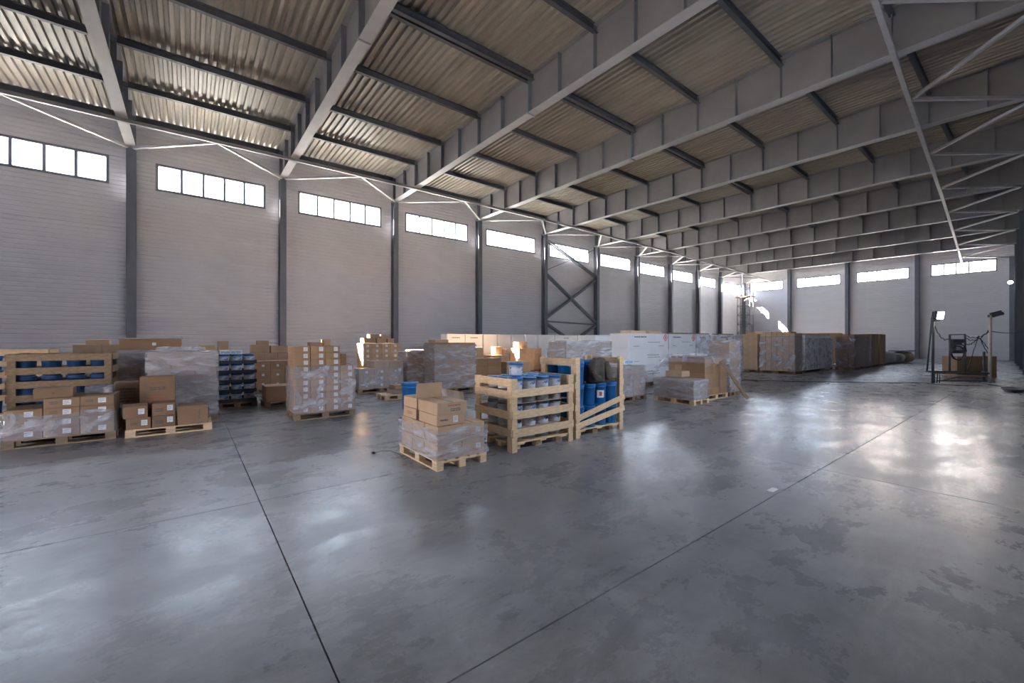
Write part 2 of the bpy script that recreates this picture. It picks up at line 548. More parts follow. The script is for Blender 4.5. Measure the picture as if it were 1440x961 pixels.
part_box('roof_cover', ce, (12.3, 26.5, 11.75), (27.4, 67, 0.1), 'purlin_paint')

# eaves bracing in the plane of the bottom flanges
def xs_r(y): return 21.75 - (y - 18) * 0.052
bl = thing('eaves_bracing', 'pale zigzag steel bracing along the left eaves', 'bracing', kind='structure')
br = thing('eaves_bracing', 'pale zigzag steel bracing along the right eaves', 'bracing', kind='structure')
ysb = COLY + [YE - 0.1]
for a, b in zip(ysb, ysb[1:]):
    m = (a + b) / 2
    part_bar('strut', bl, (3.4, a, zbot(3.4, a) - 0.07), (3.4, b, zbot(3.4, b) - 0.07), 0.12, 0.12, 'rafter_paint')
    part_bar('strut', br, (xs_r(a), a, zbot(21.5, a) - 0.07), (xs_r(b), b, zbot(21.5, b) - 0.07), 0.12, 0.12, 'brace_paint')
    zb = zbot(3.4, m) - 0.08
    part_bar('diagonal', bl, (0.55, a + 0.1, zl(a) - 0.06), (3.33, m - 0.05, zb), 0.10, 0.10, 'brace_paint')
    part_bar('diagonal', bl, (3.33, m + 0.05, zb), (0.55, b - 0.1, zl(b) - 0.06), 0.10, 0.10, 'brace_paint')
    zb = zbot(21.5, m) - 0.08
    part_bar('diagonal', br, (xr(a) - 0.15, a + 0.1, zr_(a) - 0.06), (xs_r(m) + 0.1, m - 0.05, zb), 0.10, 0.10, 'brace_paint')
    part_bar('diagonal', br, (xs_r(m) + 0.1, m + 0.05, zb), (xr(b) - 0.15, b - 0.1, zr_(b) - 0.06), 0.10, 0.10, 'brace_paint')

# cross bracing between two columns of the left wall
xb = thing('cross_bracing', 'steel cross bracing between two left wall columns', 'bracing', kind='structure')
yl, yrt = 24.25, 30.0
for (z0, z1, wd) in ((9.66, 7.36, 0.13), (6.97, 3.35, 0.16), (3.56, 7.0, 0.16), (7.31, 9.7, 0.05), (3.28, 3.15, 0.12), (3.1, 0.2, 0.16), (0.2, 3.05, 0.16)):
    for off in ((-0.13, 0.13) if wd > 0.125 else (0,)):
        dx = off * 0.9
        part_bar('brace_member', xb, (0.28 + dx, yl, z0), (0.28 + dx, yrt, z1), 0.07 if wd > 0.06 else 0.04, wd, 'column_paint')

# outside
og = tag(part_box('ground', None, (10, 27, -0.6), (400, 400, 0.5), 'ground_outside'), 'paved ground outside the hall', 'ground', kind='structure')
nb = thing('neighbour_building', 'low building with a pitched roof seen through the end wall window', 'building', (12, 105, 0))
part_box('wall', nb, (0, 0, 8.2), (26, 12, 16.4), 'panel_paint')
bm = bmesh.new()
v = [bm.verts.new(p) for p in ((-14, -6.5, 16.4), (14, -6.5, 16.4), (14, 6.5, 16.4), (-14, 6.5, 16.4), (5, -2, 22.5), (5, 2, 22.5))]
for f in ((0, 1, 4), (1, 2, 5, 4), (2, 3, 5), (3, 0, 4, 5), (0, 3, 2, 1)): bm.faces.new([v[k] for k in f])
obj('roof', mesh(bm, 'roof', 'roof_red'), nb)

# ------------------------------------------------------------------ goods: builders
ORD = ['bottom', 'second', 'third', 'fourth', 'fifth', 'sixth', 'seventh', 'eighth', 'ninth', 'tenth', 'eleventh', 'twelfth']

def pallet(label, x0, x1, y0, y1, mat='pine', group='wooden pallets', z=0.0):
    """flat wooden pallet; long side along the longer extent"""
    t = thing('pallet', label, 'pallet', ((x0 + x1) / 2, (y0 + y1) / 2, z), group=group)
    lx, ly = x1 - x0, y1 - y0
    if ly >= lx:
        L, W, sw = ly, lx, True
    else:
        L, W, sw = lx, ly, False
    def put(n, c, s):   # local: length L along first axis
        if sw:
            c, s = (c[1], c[0], c[2]), (s[1], s[0], s[2])
        part_box(n, t, c, s, mat)
    for k in (-1, 0, 1):
        put('skid', (0, k * (W / 2 - 0.055), 0.011), (L, 0.10, 0.022))
        for j in (-1, 0, 1):
            put('pallet_block', (j * (L / 2 - 0.07), k * (W / 2 - 0.055), 0.0615), (0.14, 0.10, 0.078))
    for j in (-1, 0, 1):
        put('stringer', (j * (L / 2 - 0.07), 0, 0.111), (0.14, W, 0.021))
    for k in range(5):
        put('deck_board', (0, (k - 2) * (W - 0.12) / 4, 0.1325), (L, 0.12, 0.021))
    return t
PZ = 0.1435   # top of a pallet

def carton_mesh(sx, sy, sz, mat):
    k = ('carton', round(sx, 3), round(sy, 3), round(sz, 3), mat)
    if k in CACHE: return CACHE[k]
    bm = bmesh.new()
    e = 0.006
    box_bm(bm, (0, 0, (sz - e) / 2), (sx, sy, sz - e), 0.004)
    # two closed top flaps meeting in a seam along the longer side
    if sx >= sy:
        for s in (-1, 1):
            box_bm(bm, (0, s * sy / 4, sz - e / 2), (sx - 0.004, sy / 2 - 0.006, e))
    else:
        for s in (-1, 1):
            box_bm(bm, (s * sx / 4, 0, sz - e / 2), (sx / 2 - 0.006, sy - 0.004, e))
    CACHE[k] = mesh(bm, 'carton', mat)
    return CACHE[k]

def print_mesh(w_, h_, lines, mat, seed=0):
    """flat print: rows of short word-like bars, in the yz plane facing +x"""
    k = ('print', round(w_, 3), round(h_, 3), lines, mat, seed)
    if k in CACHE: return CACHE[k]
    rnd = random.Random(seed * 31 + lines)
    bm = bmesh.new()
    for i in range(lines):
        z = h_ / 2 - (i + 0.5) * h_ / lines
        th = h_ / lines * 0.5
        y = -w_ / 2
        while y < w_ / 2 - 0.01:
            l = min(rnd.uniform(0.12, 0.35) * w_, w_ / 2 - y)
            box_bm(bm, (0, y + l / 2, z), (0.0014, l * 0.86, th))
            y += l
    CACHE[k] = mesh(bm, 'print', mat)
    return CACHE[k]

def stripe_mesh(w_, h_):
    """faint ruled lines of a printed sticker"""
    k = ('stripes', round(w_, 3), round(h_, 3))
    if k not in CACHE:
        bm = bmesh.new()
        for z, l in ((0.28, 0.8), (0.08, 0.6), (-0.12, 0.7), (-0.32, 0.45)):
            box_bm(bm, (0, -(0.8 - l) * w_ / 2, z * h_), (0.0012, l * w_, 0.045 * h_))
        CACHE[k] = mesh(bm, 'print', 'print_dark')
    return CACHE[k]

def carton(label, cx, cy, z, sx, sy, sz, mat='cardboard', group=None, rz=0.0, stick=None, pr=None, tape=True, cat='carton', name='carton'):
    o = obj(name, carton_mesh(sx, sy, sz, mat), None, (cx, cy, z), rz)
    tag(o, label, cat, group)
    if tape:
        if sx >= sy: part_box('tape', o, (0, 0, sz + 0.0008), (sx - 0.002, 0.05, 0.0014), 'tape')
        else: part_box('tape', o, (0, 0, sz + 0.0008), (0.05, sy - 0.002, 0.0014), 'tape')
    if stick:   # (face, offset along face, height fraction, w, h)
        for f, u, v_, w_, h_ in stick:
            if f == 'x':
                part_box('sticker', o, (sx / 2 + 0.001, u, sz * v_), (0.002, w_, h_), 'paper')
                obj('print', stripe_mesh(w_, h_), o, (sx / 2 + 0.0025, u, sz * v_))
            else:
                part_box('sticker', o, (u, -sy / 2 - 0.001, sz * v_), (w_, 0.002, h_), 'paper')
    if pr:      # (face, offset, height fraction, w, h, lines, material)
        for f, u, v_, w_, h_, n, m in pr:
            p = obj('print', print_mesh(w_, h_, n, m, n), o, (sx / 2 + 0.001, u, sz * v_) if f == 'x' else (u, -sy / 2 - 0.001, sz * v_))
            if f == 'y': p.rotation_euler = (0, 0, -math.pi / 2)
    return o

COLW = {1: [''], 2: ['left', 'right'], 3: ['left', 'middle', 'right'], 4: ['far left', 'left', 'right', 'far right']}
def colword(i, n):
    if n in COLW: return COLW[n][i]
    if i == 0: return 'leftmost'
    if i == n - 1: return 'rightmost'
    return ORD[i] + ' along'

def stack(phrase, x0, x1, y0, y1, z0, nx, ny, nz, sz, mat='cardboard', adj='brown', group=None, stick=None, pr=None, gap=0.008, skip=None, side='-y', tape=True, jit=0.004, lay0=0):
    """grid of cartons; only those on a side that can be seen (+x, the y side, the top)"""
    dx, dy = (x1 - x0) / nx, (y1 - y0) / ny
    rnd = random.Random(int(x0 * 97 + y0 * 31 + nz))
    for k in range(nz):
        for i in range(nx):
            for j in range(ny):
                if skip and skip(i, j, k): continue
                top = k == nz - 1
                lay = 'top' if top else ORD[k + lay0]
                if nz == 1: lay = ''
                dep = '' if nx == 1 else ['rear', 'front'][i == nx - 1] if nx < 3 else ('front' if i == nx - 1 else ['rear', 'inner', 'second'][min(i, 2)])
                lab = ' '.join(('%s carton in %s, %s %s %s' % (adj, phrase, (lay + ' layer') if lay else '', colword(j, ny), dep)).split())
                carton(lab.rstrip(', '), x0 + (i + 0.5) * dx + rnd.uniform(-jit, jit), y0 + (j + 0.5) * dy + rnd.uniform(-jit, jit) * 0.8,
                       z0 + k * sz, dx - gap, dy - gap, sz - 0.003, mat, group or 'cartons in ' + phrase,
                       stick=stick if (i == nx - 1 or side == 'xy') else None, pr=pr if i == nx - 1 else None, tape=tape and k == nz - 1)

def film_wrap(label, x0, x1, y0, y1, z0, z1, amp=0.012, top=True, seed=0, step=0.055, flare=0.0, ragged=0.0, mat='film'):
    """stretch film round a load: one wrinkled skin standing off the cartons"""
    o_ = 0.02 + amp
    x0, x1, y0, y1 = x0 - o_, x1 + o_, y0 - o_, y1 + o_
    rc = 0.04
    per = []
    def seg(a, b):
        n = max(2, int((Vector(b) - Vector(a)).length / step))
        for i in range(n):
            per.append((a[0] + (b[0] - a[0]) * i / n, a[1] + (b[1] - a[1]) * i / n))
    seg((x1, y0 + rc), (x1, y1 - rc)); seg((x1 - rc * 0.3, y1 - rc * 0.3), (x1 - rc * 0.4, y1 - rc * 0.25))
    seg((x1 - rc, y1), (x0 + rc, y1)); seg((x0 + rc * 0.3, y1 - rc * 0.3), (x0 + rc * 0.25, y1 - rc * 0.4))
    seg((x0, y1 - rc), (x0, y0 + rc)); seg((x0 + rc * 0.3, y0 + rc * 0.3), (x0 + rc * 0.4, y0 + rc * 0.25))
    seg((x0 + rc, y0), (x1 - rc, y0)); seg((x1 - rc * 0.3, y0 + rc * 0.3), (x1 - rc * 0.25, y0 + rc * 0.4))
    cx, cy = (x0 + x1) / 2, (y0 + y1) / 2
    nz_ = max(3, int((z1 - z0) / step))
    bm = bmesh.new()
    rings = []
    for k in range(nz_ + 1):
        t = k / nz_
        ring = []
        for (x, y) in per:
            z = z0 + (z1 - z0) * t
            if k == nz_ and ragged: z += ragged * noise.noise(Vector((x * 3, y * 3, seed)))
            d = noise.noise(Vector((x * 3.1 + seed, y * 3.1, z * 11 + x * 2.5))) + 0.6 * noise.noise(Vector((x * 9, y * 9 + seed, z * 16)))
            off = amp * 0.75 * d + flare * max(0, 0.25 - t) * (1 + noise.noise(Vector((x * 4, y * 4, seed))))
            nx_ = 1 if x > x1 - 0.02 else -1 if x < x0 + 0.02 else 0
            ny_ = 1 if y > y1 - 0.02 else -1 if y < y0 + 0.02 else 0
            ring.append(bm.verts.new((x - cx + nx_ * off, y - cy + ny_ * off, z - z0)))
        rings.append(ring)
    n = len(per)
    for a, b in zip(rings, rings[1:]):
        for k in range(n):
            bm.faces.new((a[k], a[(k + 1) % n], b[(k + 1) % n], b[k]))
    if top:   # film folded in over the top edge
        last = rings[-1]
        for f_, dz in ((0.90, 0.012), (0.70, 0.016), (0.45, 0.013)):
            ring = []
            for v in last if f_ == 0.90 else prev:
                pass
            for v in last:
                ring.append(bm.verts.new((v.co.x * f_, v.co.y * f_, z1 - z0 + dz + 0.012 * abs(noise.noise(Vector((v.co.x * 5, v.co.y * 5, seed + f_)))))))
            src = last if f_ == 0.90 else prev
            for k in range(n):
                bm.faces.new((src[k], src[(k + 1) % n], ring[(k + 1) % n], ring[k]))
            prev = ring
    o = obj('stretch_film', mesh(bm, 'stretch_film', mat, True), None, (cx, cy, z0))
    return tag(o, label, 'stretch film', 'stretch film wraps')

def pail_meshes(D, H, n=16):
    k = ('pail', D, H)
    if k in CACHE: return CACHE[k]
    R = D / 2
    bm = bmesh.new()
    lathe_bm(bm, [(R * 0.86, 0), (R * 0.88, 0.004), (R * 0.955, H * 0.80), (R * 0.985, H * 0.80), (R * 0.985, H * 0.87), (R * 0.96, H * 0.87), (R * 0.96, H * 0.9)], n)
    body = mesh(bm, 'body', 'white_plastic', True)
    bm = bmesh.new()
    lathe_bm(bm, [(R * 0.975, H * 0.80), (R * 1.0, H * 0.805), (R * 1.0, H * 0.985), (R * 0.97, H), (R * 0.90, H), (R * 0.88, H * 0.975), (0.01, H * 0.975)], n)
    lid = mesh(bm, 'lid', 'blue_plastic', True)
    bm = bmesh.new()
    a, b = 0.20 * H, 0.66 * H
    ra, rb = R * (0.88 + 0.075 * a / (0.8 * H)) + 0.0015, R * (0.88 + 0.075 * b / (0.8 * H)) + 0.0015
    A, B = [], []
    for i in range(13):
        th = -1.9 + 2.8 * i / 12
        A.append(bm.verts.new((ra * math.cos(th), ra * math.sin(th), a))); B.append(bm.verts.new((rb * math.cos(th), rb * math.sin(th), b)))
    for i in range(12): bm.faces.new((A[i], A[i + 1], B[i + 1], B[i]))
    lab = mesh(bm, 'print', 'pail_label', True)
    bm = bmesh.new()
    pts = [(R * 0.99 * math.cos(th), R * 0.99 * math.sin(th) , H * 0.78 - 0.22 * H * math.sin((th + 2.3) / 2.9 * math.pi)) for th in [-2.3 + 2.9 * i / 10 for i in range(11)]]
    pts = [(x * 1.02, y * 1.02, z) for x, y, z in pts]
    tube_bm(bm, pts, 0.0025, 5)
    hd = mesh(bm, 'handle', 'galvanised', True)
    CACHE[k] = (body, lid, lab, hd)
    return CACHE[k]

def pail(label, x, y, z, D=0.25, H=0.19, rz=0.0, group=None, handle=True):
    t = thing('paint_pail', label, 'pail', (x, y, z), rz, group)
    b, l, p, h = pail_meshes(D, H)
    body = obj('body', b, t)
    obj('lid', l, t)
    obj('print', p, body)
    if handle: obj('handle', h, t)
    return t

def drum(label, x, y, z, D=0.30, H=0.39, rz=0.0, group=None, stick=False, mat='blue_plastic'):
    k = ('drum', D, H, mat)
    R = D / 2
    if k not in CACHE:
        bm = bmesh.new()
        lathe_bm(bm, [(R * 0.84, 0), (R * 0.86, 0.006), (R * 0.94, H * 0.80), (R * 0.98, H * 0.805), (R * 0.98, H * 0.83), (R * 0.95, H * 0.835), (R * 0.95, H * 0.87), (R * 0.98, H * 0.875), (R * 0.98, H * 0.90), (R * 0.95, H * 0.905)], 20)
        b = mesh(bm, 'body', mat, True)
        bm = bmesh.new()
        lathe_bm(bm, [(R, H * 0.90), (R, H * 0.985), (R * 0.97, H), (R * 0.9, H), (R * 0.88, H * 0.98), (0.01, H * 0.98)], 20)
        l = mesh(bm, 'lid', mat, True)
        bm = bmesh.new()
        A, B = [], []
        for i in range(9):
            th = -1.15 + 1.1 * i / 8
            for q, zz_ in ((A, 0.30), (B, 0.66)):
                r = R * (0.86 + 0.1 * zz_) + 0.002
                q.append(bm.verts.new((r * math.cos(th), r * math.sin(th), H * zz_)))
        for i in range(8): bm.faces.new((A[i], A[i + 1], B[i + 1], B[i]))
        s = mesh(bm, 'sticker', 'paper', True)
        CACHE[k] = (b, l, s)
    b, l, s = CACHE[k]
    t = thing('plastic_drum', label, 'drum', (x, y, z), rz, group)
    body = obj('body', b, t)
    obj('lid', l, t)
    if stick:
        st = obj('sticker', s, t)
        pm = ('drumprint', D, H)
        if pm not in CACHE:
            bm = bmesh.new()
            A, B = [], []
            for i in range(5):
                th = -0.8 + 0.4 * i / 4
                for q, zz_ in ((A, 0.38), (B, 0.58)):
                    r = R * (0.86 + 0.1 * zz_) + 0.0035
                    q.append(bm.verts.new((r * math.cos(th), r * math.sin(th), H * zz_)))
            for i in range(4): bm.faces.new((A[i], A[i + 1], B[i + 1], B[i]))
            CACHE[pm] = mesh(bm, 'print', 'print_red', True)
        obj('print', CACHE[pm], st)
    return t

def pail_label_mat():
    m, nt, b = newmat('pail_label')
    v = tex(nt, (1, 1, 1))
    f = nz(nt, v, 9, 3, 0.6)
    c = ramp(nt, f, [(0.38, (0.04, 0.16, 0.42)), (0.46, (0.70, 0.71, 0.76)), (0.62, (0.62, 0.62, 0.68)), (0.70, (0.30, 0.22, 0.30))])
    nt.links.new(c, b.inputs['Base Color'])
    b.inputs['Roughness'].default_value = 0.35
    MATS['pail_label'] = m
pail_label_mat()

def crate(label, x0, x1, y0, y1, h, slats_x, slats_y, mat='pine', group='slatted pallet crates', bt=0.022, sh=0.125, posts=True):
    """slatted crate on a pallet base: corner posts of two boards, horizontal slats; slats_* = list of (z_left, z_right)"""
    t = thing('slatted_crate', label, 'crate', ((x0 + x1) / 2, (y0 + y1) / 2, 0), group=group)
    hx, hy = (x1 - x0) / 2, (y1 - y0) / 2
    pw = 0.105
    for sx in (-1, 1):
        for sy in (-1, 1):
            part_box('corner_post', t, (sx * (hx - bt / 2), sy * (hy - pw / 2), h / 2), (bt, pw, h), mat)
            part_box('corner_post', t, (sx * (hx - bt - pw / 2), sy * (hy - bt / 2), h / 2), (pw, bt, h), mat)
    for (za, zb) in slats_x:     # on the +x and -x faces, running along y
        part_bar('slat', t, (hx + bt / 2, -hy + 0.0, za), (hx + bt / 2, hy, zb), bt, sh, mat)
        part_bar('slat', t, (-hx - bt / 2, -hy, (za + zb) / 2), (-hx - bt / 2, hy, (za + zb) / 2), bt, sh, mat)
    for (za, zb) in slats_y:
        part_bar('slat', t, (-hx, -hy - bt / 2, za), (hx, -hy - bt / 2, zb), bt, sh, mat)
        part_bar('slat', t, (-hx, hy + bt / 2, za), (hx, hy + bt / 2, zb), bt, sh, mat)
    ix, iy = hx - bt - 0.004, hy - bt - 0.004
    for j in (-1, 0, 1):
        for k in (-1, 0, 1):
            part_box('pallet_block', t, (k * (ix - 0.16), j * (iy - 0.18), 0.05), (0.10, 0.14, 0.10), mat)
        part_box('stringer', t, (0, j * (iy - 0.18), 0.111), (2 * ix, 0.14, 0.022), mat)
    for k in range(6):
        part_box('deck_board', t, ((k - 2.5) * (2 * ix - 0.12) / 5, 0, 0.133), (0.11, 2 * iy, 0.021), mat)
    return t

# ------------------------------------------------------------------ foreground pallet with wrapped cartons (L)
pallet('pale pallet under the low wrapped cartons in the middle foreground', 18.12, 19.36, 4.68, 5.49)
ph = 'foreground wrapped load'
stack(ph, 18.14, 19.34, 4.70, 5.47, PZ, 3, 2, 2, 0.225, 'cardboard_pale', 'tan', stick=[('x', 0.08, 0.5, 0.08, 0.07)], pr=[('x', -0.03, 0.28, 0.22, 0.05, 2, 'print_red')])
film_wrap('crumpled clear film round the low foreground carton load', 18.14, 19.34, 4.70, 5.47, PZ + 0.003, PZ + 0.41, 0.018, False, 3, 0.045, 0.03, 0.05)
z3 = PZ + 0.45 + 0.002
carton('tan carton with a white sticker on the foreground wrapped load, under the red-printed carton', 19.02, 4.935, z3, 0.56, 0.44, 0.145, 'cardboard_pale', ph, stick=[('x', 0.07, 0.5, 0.075, 0.09)], pr=[('x', -0.11, 0.5, 0.12, 0.04, 1, 'print_dark')])
carton('tan carton with red print, topmost at the front of the foreground load', 19.0, 4.955, z3 + 0.147, 0.60, 0.47, 0.165, 'cardboard_pale', ph, pr=[('x', 0.03, 0.72, 0.20, 0.035, 1, 'print_red'), ('x', 0.05, 0.35, 0.16, 0.05, 2, 'print_dark')])
carton('tan carton at the back left of the foreground load, lower layer', 18.43, 4.91, z3, 0.46, 0.40, 0.15, 'cardboard_pale', ph, pr=[('y', 0, 0.5, 0.2, 0.05, 2, 'print_red')])
o = carton('tan carton at the back left of the foreground load, with its flap standing up', 18.42, 4.93, z3 + 0.153, 0.48, 0.42, 0.155, 'cardboard_pale', ph)
bm = bmesh.new(); box_bm(bm, (0, 0, 0.11), (0.012, 0.42, 0.22), 0.002, Matrix.Rotation(0.12, 4, 'Y'))
obj('flap', mesh(bm, 'flap', 'cardboard_pale'), o, (0.22, 0, 0.155))
carton('small tan carton behind on the right of the foreground load', 18.55, 5.335, z3, 0.40, 0.26, 0.16, 'cardboard_pale', ph)
# loose end of a strap on the floor
bm = bmesh.new()
tube_bm(bm, [(17.95, 4.35, 0.012), (18.05, 4.40, 0.05), (18.2, 4.5, 0.07), (18.36, 4.56, 0.05), (18.45, 4.6, 0.012)], 0.006, 6)
box_bm(bm, (17.93, 4.33, 0.015), (0.06, 0.04, 0.03), 0.006)
tag(obj('cable_end', mesh(bm, 'cable_end', 'cable_rubber', True)), 'short black cable end curling on the floor left of the foreground pallet', 'cable')

# creased cardboard sheet leaning between foreground load and pail crate
bm = bmesh.new()
NG = 10
gv = [[None] * (NG + 1) for _ in range(NG + 1)]
for i in range(NG + 1):
    for j in range(NG + 1):
        u, v_ = i / NG, j / NG
        p = Vector((17.98, 5.62, 0.02)).lerp(Vector((17.98, 6.06, 0.02)), u)
        p += Vector((-0.20, -0.03, 0.90 - 0.10 * u)) * v_
        p.x += 0.05 * noise.noise(Vector((u * 3, v_ * 3, 5))) + (0.06 if u > 0.45 else 0) * (u - 0.45)
        gv[i][j] = bm.verts.new(p)
for i in range(NG):
    for j in range(NG): bm.faces.new((gv[i][j], gv[i + 1][j], gv[i + 1][j + 1], gv[i][j + 1]))
r = bmesh.ops.solidify(bm, geom=bm.faces[:], thickness=0.012)
tag(obj('cardboard_sheet', mesh(bm, 'cardboard_sheet', 'cream_card')), 'pale creased cardboard sheet leaning behind the foreground load, beside the pail crate', 'cardboard')
drum('blue drum standing alone behind the foreground wrapped load', 14.32, 6.55, 0.0, 0.44, 0.69)

# ------------------------------------------------------------------ pail crate (N) and drum crate (O)
NX0, NX1, NY0, NY1 = 18.22, 19.26, 6.04, 7.40
crate('pine slatted crate packed with blue-lidded white pails', NX0, NX1, NY0, NY1, 1.16,
      [(0.925, 0.94), (0.585, 0.60), (0.30, 0.31)], [(1.10, 1.095), (0.91, 0.905), (0.59, 0.585), (0.31, 0.31)])
wl_ = ['bottom', 'second', 'third', 'fourth', 'top']
for k in range(5):
    for i in range(3):
        for j in range(4):
            if not (k == 4 or i == 2 or j == 0): continue
            row = ['rear', 'middle', 'front'][i]
            pail('white pail with blue lid in pine crate, %s layer, %s row, %s' % (wl_[k], row, ['first from left', 'second from left', 'third from left', 'right end'][j]),
                 NX0 + 0.235 + i * 0.285, NY0 + 0.245 + j * 0.29, 0.145 + k * 0.205, 0.262, 0.19, random.uniform(-0.5, 0.5), 'pails in the pine crate', k < 4)
    if k < 4:
        tag(part_box('slip_sheet', None, ((NX0 + NX1) / 2, (NY0 + NY1) / 2, 0.145 + k * 0.205 + 0.1985), (NX1 - NX0 - 0.10, NY1 - NY0 - 0.12, 0.006), 'cardboard_grey'),
            'grey slip sheet between pail layers in the pine crate, %s from the bottom' % ['first', 'second', 'third', 'fourth'][k], 'slip sheet', 'slip sheets')
pail('single white pail with blue lid standing on top of the pail crate', 18.62, 6.62, 0.145 + 4 * 0.205 + 0.192, 0.262, 0.22, 0.3)

OX0, OX1, OY0, OY1 = 18.28, 19.22, 7.52, 8.87
t = crate('pine crate of blue drums with two slanted broken slats', OX0, OX1, OY0, OY1, 1.45,
          [], [(1.37, 1.37), (0.95, 0.95), (0.55, 0.55)])
hx, hy = (OX1 - OX0) / 2, (OY1 - OY0) / 2
part_bar('slat', t, (hx + 0.011, -hy - 0.02, 0.35), (hx + 0.011, hy + 0.02, 0.655), 0.022, 0.105, 'pine')
part_bar('slat', t, (hx + 0.011, -hy - 0.02, 0.215), (hx + 0.011, hy + 0.02, 0.435), 0.022, 0.105, 'pine')
for k, z in enumerate((0.145, 0.552, 0.959)):
    for i in range(3):
        for j in range(4):
            if k < 2 and not (i == 2 or j == 0): continue
            if k == 2 and (i == 2 and j >= 1): continue
            lab = 'blue lidded drum in the slanted-slat crate, %s layer, %s row, %s' % (['bottom', 'middle', 'top'][k], ['rear', 'second', 'front'][i], ['first from left', 'second from left', 'third from left', 'right end'][j])
            drum(lab, OX0 + 0.175 + i * 0.295, OY0 + 0.195 + j * 0.315, z, 0.29, 0.40, 0.0, 'drums in the pine crate', stick=(k == 1 and i == 2 and j == 2))

# coat thrown over the drums
bm = bmesh.new()
NU, NV = 40, 22
rows = []
for j in range(NV + 1):
    v_ = j / NV
    ring = []
    for i in range(NU):
        th = 2 * math.pi * i / NU
        rad = [0.04, 0.30][0] + 0.30 * math.sin(min(1, v_ * 1.25) * math.pi / 2) ** 0.8
        z = 0.47 * (1 - v_ ** 1.6)
        fold = 1 + 0.16 * math.sin(th * 5 + 1.2) * v_ + 0.10 * math.sin(th * 9 + 3 * v_)
        x, y = 0.36 * rad * fold * math.cos(th), 0.86 * rad * fold * math.sin(th)
        z += 0.03 * noise.noise(Vector((x * 8, y * 8, v_ * 4)))
        ring.append(bm.verts.new((x, y, z)))
    rows.append(ring)
for a, b in zip(rows, rows[1:]):
    for k in range(NU): bm.faces.new((a[k], a[(k + 1) % NU], b[(k + 1) % NU], b[k]))
bm.faces.new(rows[0]); bm.faces.new(rows[-1][::-1])
coat = obj('coat', mesh(bm, 'coat', 'coat_cloth', True), None, (19.05, 8.34, 0.965))
tag(coat, 'dark brown coat slung over the blue drums in the slanted-slat crate', 'coat')
def sleeve(pts, rs, mat, name):
    bm = bmesh.new()
    rings = []
    pts = [Vector(p) for p in pts]
    for i, p in enumerate(pts):
        tt = (pts[min(i + 1, len(pts) - 1)] - pts[max(i - 1, 0)]).normalized()
        u = tt.cross(Vector((0.3, 0, 1))).normalized(); v = tt.cross(u)
        rings.append([bm.verts.new(p + rs[i] * (1 + 0.18 * math.sin(3 * a + i * 1.7)) * (math.cos(a) * u + math.sin(a) * v)) for a in [2 * math.pi * k / 14 for k in range(14)]])
    for a, b in zip(rings, rings[1:]):
        for k in range(14): bm.faces.new((a[k], a[(k + 1) % 14], b[(k + 1) % 14], b[k]))
    bm.faces.new(rings[0]); bm.faces.new(rings[-1][::-1])
    return obj(name, mesh(bm, name, mat, True), coat)
sleeve([(0.02, -0.16, 0.42), (0.08, -0.27, 0.30), (0.12, -0.30, 0.16), (0.13, -0.24, 0.10), (0.14, -0.12, 0.07)], [0.07, 0.075, 0.07, 0.06, 0.05], 'coat_cloth', 'sleeve')
sleeve([(0.10, 0.10, 0.38), (0.155, 0.08, 0.25), (0.165, 0.07, 0.12), (0.15, 0.08, 0.05)], [0.05, 0.06, 0.055, 0.03], 'coat_cloth', 'pocket_flap')
sleeve([(0.10, -0.30, 0.27), (0.16, -0.335, 0.20), (0.17, -0.325, 0.15)], [0.03, 0.04, 0.02], 'coat_lining', 'lining')

# long wrapped load on a board behind the drum crate (Q)
tag(part_box('board', None, (17.0, 10.02, 1.300), (0.75, 1.95, 0.03), 'old_wood'), 'dark board carrying a wrapped bundle behind the drum crate', 'board')
stack('board-top bundle behind drum crate', 16.68, 17.32, 9.2, 10.85, 1.316, 2, 3, 1, 0.42, 'cardboard_grey', 'grey-brown')
film_wrap('clear film round the grey bundle on the board behind the drum crate', 16.68, 17.32, 9.2, 10.85, 1.318, 1.745, 0.014, True, 21)
for yy in (9.35, 10.5):
    stack('column behind drum crate, %s' % ('left' if yy < 10 else 'right'), 16.7, 17.3, yy - 0.32, yy + 0.32, PZ, 1, 1, 4, 0.285, 'cardboard', 'brown')
pallet('pallet under the carton columns behind the drum crate', 16.6, 17.4, 9.0, 10.9, 'old_wood')

# ------------------------------------------------------------------ left foreground: wrapped low cartons (C)
pallet('pallet under the low wrapped cartons at the left edge', 13.28, 14.12, -0.32, 1.02, 'old_wood')
ph = 'left-edge low load'
stk = [('x', 0.06, 0.5, 0.10, 0.085)]
stack(ph, 13.30, 14.10, -0.30, 1.0, PZ, 2, 3, 4, 0.162, 'cardboard_dark', 'brown', stick=stk, pr=[('x', -0.10, 0.5, 0.10, 0.05, 2, 'print_dark')], side='+y', skip=lambda i, j, k: j == 0 and k == 3, tape=True)
carton('brown carton lying on top of the left-edge low load', 13.86, 0.24, PZ + 4 * 0.162 + 0.002, 0.42, 0.46, 0.162, 'cardboard_dark', ph, rz=0.05, pr=[('x', 0.0, 0.5, 0.04, 0.05, 1, 'print_dark')])
film_wrap('loose clear film round the lower layers of the left-edge load', 13.30, 14.10, -0.30, 1.0, PZ + 0.003, PZ + 0.40, 0.02, False, 5, 0.05, 0.10, 0.10, mat='film_clear')
film_wrap('crumpled film bundle on the right end of the left-edge load', 13.45, 13.75, 0.60, 0.92, PZ + 0.66, PZ + 0.78, 0.012, True, 6, 0.03)

